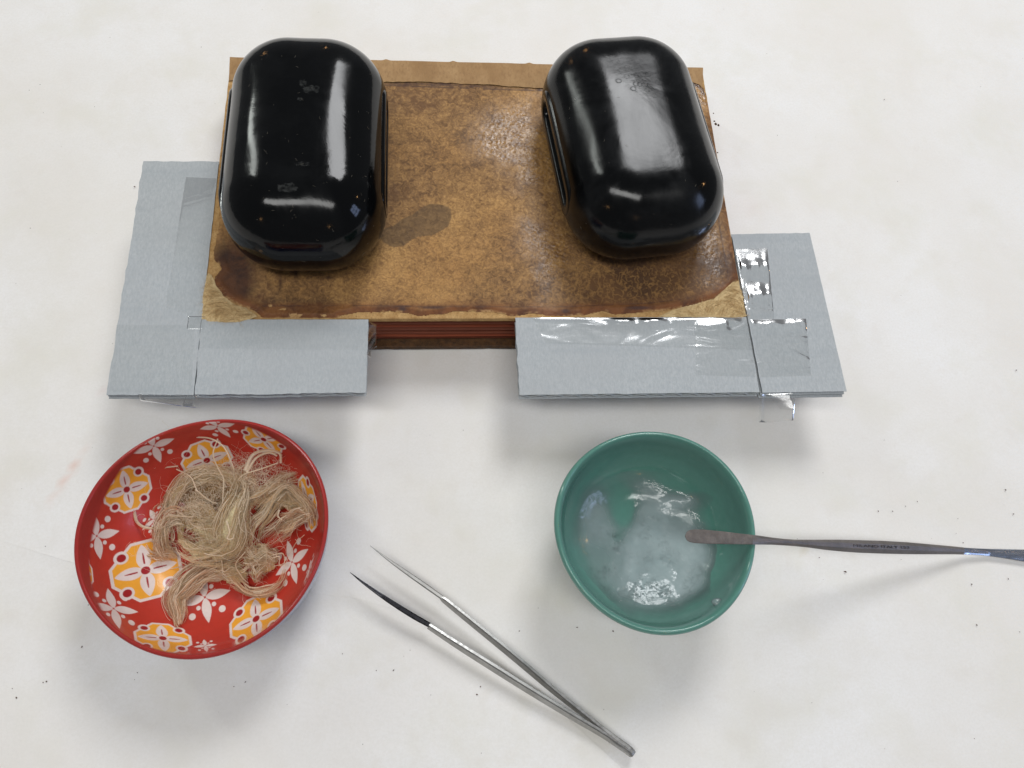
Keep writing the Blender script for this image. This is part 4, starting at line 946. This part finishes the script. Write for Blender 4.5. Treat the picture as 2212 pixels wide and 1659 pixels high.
# ---------------------------------------------------------------- tweezers
tw = empty('tweezers', 'pair of steel tweezers with fine open points lying in front of the bowls', 'tweezers', tuple(P(1100, 1420, 0)))
def Zt(zx, zy, z): return P(713.2+.31*zx, 1152+.31*zy, z*mm)
def strip(path_, mat, name, par, tilt=0):
    """path_ rows: x, y, z, plan half width, half height, tilt; rectangular bar with chamfered corners"""
    g = catmull(path_, 90); xyz = g[:, :3]; tg = np.gradient(xyz, axis=0); tg /= np.linalg.norm(tg, axis=1)[:, None]
    side = np.cross(tg, [0, 0, 1.]); side /= np.linalg.norm(side, axis=1)[:, None]; up = np.cross(side, tg)
    sec = [(-1, -.75), (-.6, -1), (.6, -1), (1, -.75), (1, .78), (.62, 1), (-.62, 1), (-1, .78)]; V = []
    for j, (a, b) in enumerate(sec):
        ca, sa = np.cos(g[:, 5]), np.sin(g[:, 5]); x = a*g[:, 3]; y = b*g[:, 4]
        V.append(xyz+side*(x*ca-y*sa)[:, None]+up*(x*sa+y*ca)[:, None])
    V = np.stack(V, 0).reshape(-1, 3); F = [list(map(int, f)) for f in grid_faces(8, 90, True)]
    F.append([j*90 for j in range(8)]); F.append([j*90+89 for j in range(8)][::-1])
    o = kid(mesh_obj(name, V, F, mat), par)
    e = o.modifiers.new('edges', 'EDGE_SPLIT'); e.split_angle = math.radians(28)
    return o
def row(zx, zy, z, w_, h, tl=0.): p = Zt(zx, zy, z); return (p[0], p[1], p[2], w_*mm, h*mm, tl)
def rd(u, v, z, w_, h, tl=.0): p = P(u, v, z*mm); return (p[0], p[1], p[2], w_*mm, h*mm, tl)
strip([rd(756.5, 1236.5, 8.5, .10, .12), rd(788, 1261, 8.2, .55, .5), rd(838, 1296, 7.6, .95, .9), rd(890, 1329, 7.0, 1.1, 1.3), rd(929, 1351, 6.4, 1.0, 1.6)], MST_K, 'point', tw)
strip([rd(926, 1352, 6.4, .8, 1.9, .36), rd(985, 1391, 6.0, .85, 2.3, .38), rd(1042, 1427, 5.6, .88, 2.6, .38), rd(1137.5, 1487, 5.0, .88, 2.6, .38), rd(1233, 1545, 4.4, .85, 2.5, .38), rd(1304, 1587, 4.0, .85, 2.3, .36), rd(1362, 1627, 3.6, .8, 2.1, .34)], MST, 'arm', tw)
strip([rd(799.5, 1178.5, 8.6, .10, .12), rd(838, 1208, 8.3, .5, .6), rd(880, 1238, 7.9, .8, 1.0), rd(920, 1266, 7.4, .9, 1.4), rd(956, 1291.5, 6.9, .85, 1.6)], MST, 'point', tw)
strip([rd(953, 1290, 6.9, .7, 1.6, .2), rd(972, 1306, 6.7, .8, 2.0, .36), rd(1087, 1399.5, 5.9, .85, 2.5, .36), rd(1134.5, 1439, 5.5, .85, 2.5, .36), rd(1198, 1493, 5.0, .82, 2.4, .3), rd(1260, 1542, 4.5, .8, 2.3, .2), rd(1312, 1582, 4.1, .8, 2.1, .1), rd(1358, 1617, 3.7, .8, 2.0, .1)], MST, 'arm', tw)
strip([rd(1302, 1580, 4.0, 1.2, 1.8, .2), rd(1335, 1604, 3.8, 1.5, 1.8, .2), rd(1358, 1621, 3.7, 1.6, 1.7, .2), rd(1367, 1630, 3.6, 1.3, 1.5, .2)], MST, 'joint', tw)

# ---------------------------------------------------------------- spatula
sp = empty('spatula', 'dark steel spatula resting on the rim of the teal bowl', 'spatula', tuple(P(1900, 1185, 0)))
def Zs(zx, zy, z): return P(1426.4+.3552*zx, 1042.4+.3552*zy, z*mm)
xr = 590; x_end = 1870
def sz(zx): # height of the tool above the table: rests on the rim and on the table far right
    return float(np.interp(zx, [150, xr, x_end, 2000, 2212, 2600], [50.0, 42.2, 3.2, 1.6, 1.3, 3.0]))
SPROF = [(150, 325, 0.6), (158, 325, 24), (176, 325, 36), (205, 326, 41.5), (260, 328, 43), (390, 336, 38.5), (480, 342, 33), (590, 349, 28), (680, 356, 22), (750, 362, 20), (820, 367, 20), (900, 371, 24), (1000, 378, 31), (1100, 383, 36), (1200, 388, 38.5), (1350, 393, 39), (1500, 399, 36.5), (1650, 406, 30), (1780, 412, 24), (1860, 417, 21), (1930, 421, 21), (2000, 425, 22), (2100, 433, 28), (2212, 444, 36), (2400, 462, 44), (2600, 484, 44)]
def spat_section(x0, x1, name, mat, th, facet=.0, n=70):
    xs = np.linspace(x0, x1, n); A = np.array(SPROF); yc = np.interp(xs, A[:, 0], A[:, 1]); hw = np.interp(xs, A[:, 0], A[:, 2])
    V = []
    for x, y, h in zip(xs, yc, hw):
        z = sz(x); top = Zs(x, y-h, z); bot = Zs(x, y+h, z); c = (top+bot)/2; half = (top-bot)/2
        t_ = th(x)*mm
        f = facet if facet else .9
        for a, b in ((1, 0), (f, .5), (f*.55 if facet else .5, 1.), (-(f*.55) if facet else -.5, 1.), (-f, .5), (-1, 0), (-.8, -.5), (.8, -.5)):
            V.append(c+half*a+np.array([0, 0, t_*b]))
    V = np.array(V).reshape(n, 8, 3).transpose(1, 0, 2).reshape(-1, 3); F = [list(map(int, f)) for f in grid_faces(8, n, True)]
    F.append([j*n for j in range(8)][::-1]); F.append([j*n+n-1 for j in range(8)])
    o = kid(mesh_obj(name, V, F, mat), sp); e = o.modifiers.new('edges', 'EDGE_SPLIT'); e.split_angle = math.radians(16)
    return o
spat_section(150, 560, 'rounded_tip', MSPAT_T, lambda x: .35)
spat_section(560, 1845, 'handle', MSPAT, lambda x: np.interp(x, [560, 800, 1200, 1845], [.35, .8, 1.3, .7]), facet=.72, n=110)
spat_section(1845, 2600, 'bright_blade', MSPAT_B, lambda x: .4)
# stamped lettering
cu = bpy.data.curves.new('stamp', 'FONT'); cu.body = 'MILANO ITALY 153'; cu.size = .0019; cu.extrude = .00003; cu.align_x = 'CENTER'; cu.align_y = 'CENTER'
tmp = bpy.data.objects.new('stamp', cu); C.objects.link(tmp); bpy.context.view_layer.update()
me = bpy.data.meshes.new_from_object(tmp.evaluated_get(bpy.context.evaluated_depsgraph_get())); bpy.data.objects.remove(tmp)
a0 = Zs(1160, 386, sz(1160)); a1 = Zs(1500, 399, sz(1500)); mid = (a0+a1)/2; dx = Vector(a1-a0).normalized(); wv = max(v.co.x for v in me.vertices)-min(v.co.x for v in me.vertices); sc = np.linalg.norm(a1-a0)/wv
dy = Vector((0, 0, 1)).cross(dx).normalized(); dz = dx.cross(dy)
st_o = bpy.data.objects.new('stamped_letters', me); me.materials.append(MSTAMP); C.objects.link(st_o)
M = Matrix.Identity(4)
for r_ in range(3): M[r_][0] = dx[r_]*sc; M[r_][1] = dy[r_]*.8; M[r_][2] = dz[r_]; M[r_][3] = mid[r_]+dz[r_]*.00128
for v in me.vertices: v.co = M @ v.co
kid(st_o, sp)

# ---------------------------------------------------------------- crumbs strewn on the paper
def crumbs():
    random.seed(11); V = []; F = []
    spots = [(290, 402, .0011), (243, 742, .0003), (1910, 215, .0007), (2196, 799, .0008), (1898, 1104, .0006), (1957, 1093, .0005), (1929, 1104, .0006), (1982, 1083, .0005), (2172, 1058, .0008), (1826, 1235, .0009), (1770, 1204, .0006), (2082, 1172, .0006),
             (36, 1507, .0006), (27, 1487, .0004), (176, 1397, .0006), (100, 1472, .0007), (93, 1474, .0005), (296, 1453, .0005), (505, 1483, .0005), (530, 1473, .0006), (290, 1468, .0003), (1038, 1483, .0006), (1122, 1363, .0005), (1247, 1355, .0006), (1163, 1313, .0003),
             (1030, 1500, .0007), (740, 1412, .0005), (850, 1448, .0006), (1325, 1363, .0008), (813, 1448, .0005), (2190, 1110, .0006), (2110, 1350, .0006), (2100, 1262, .0006), (1550, 845, .0005), (1285, 860, .0006), (98, 1180, .0004), (2070, 1120, .0005), (2180, 1250, .0005), (2203, 1365, .0006)]
    for _ in range(80):
        u = random.uniform(0, 2212); v = random.uniform(0, 1659); spots.append((u, v, random.choice((.00018, .00022, .0003, .00034))))
    for u, v, s in spots:
        p = P(u, v, 0); z = -.0010+float(h_table(np.array([p[0]]), np.array([p[1]]))[0])+.00055; o = len(V); th = random.uniform(0, 3.14); el = random.uniform(1, 1.9)
        for dx_, dy_, dz_ in ((1, 0, 0), (0, 1, 0), (-1, 0, 0), (0, -1, 0), (0, 0, .8), (0, 0, -.6)):
            k = s*.46*random.uniform(.7, 1.2); x, y = dx_*k*el, dy_*k
            V.append((p[0]+x*math.cos(th)-y*math.sin(th), p[1]+x*math.sin(th)+y*math.cos(th), z+dz_*k*.8+s*.2))
        for f in ((0, 1, 4), (1, 2, 4), (2, 3, 4), (3, 0, 4), (1, 0, 5), (2, 1, 5), (3, 2, 5), (0, 3, 5)): F.append([o+i for i in f])
    o = mesh_obj('leather_crumbs', V, F, MCRUMB, smooth=False); o['kind'] = 'stuff'; o['label'] = 'tiny dark leather crumbs strewn over the white paper'; o['category'] = 'crumbs'
crumbs()
# red-rot flake hanging off the fore edge
def flake():
    V = []; F = []; random.seed(3)
    for (u, v, s) in ((1546, 268, .0010), (1552, 271, .0009), (1543, 262, .0006), (1550, 330, .0005), (1549, 345, .0006), (1541, 245, .0004)):
        p = P(u, v, HB-.0006); o = len(V)
        for d in ((1, 0, 0), (0, 1, 0), (-1, 0, 0), (0, -1, 0), (0, 0, .7), (0, 0, -.7)): V.append(tuple(p+np.array(d)*s*random.uniform(.7, 1.3)))
        for f in ((0, 1, 4), (1, 2, 4), (2, 3, 4), (3, 0, 4), (1, 0, 5), (2, 1, 5), (3, 2, 5), (0, 3, 5)): F.append([o+i for i in f])
    kid(mesh_obj('leather_flake', V, F, MBACK, smooth=False))
flake()
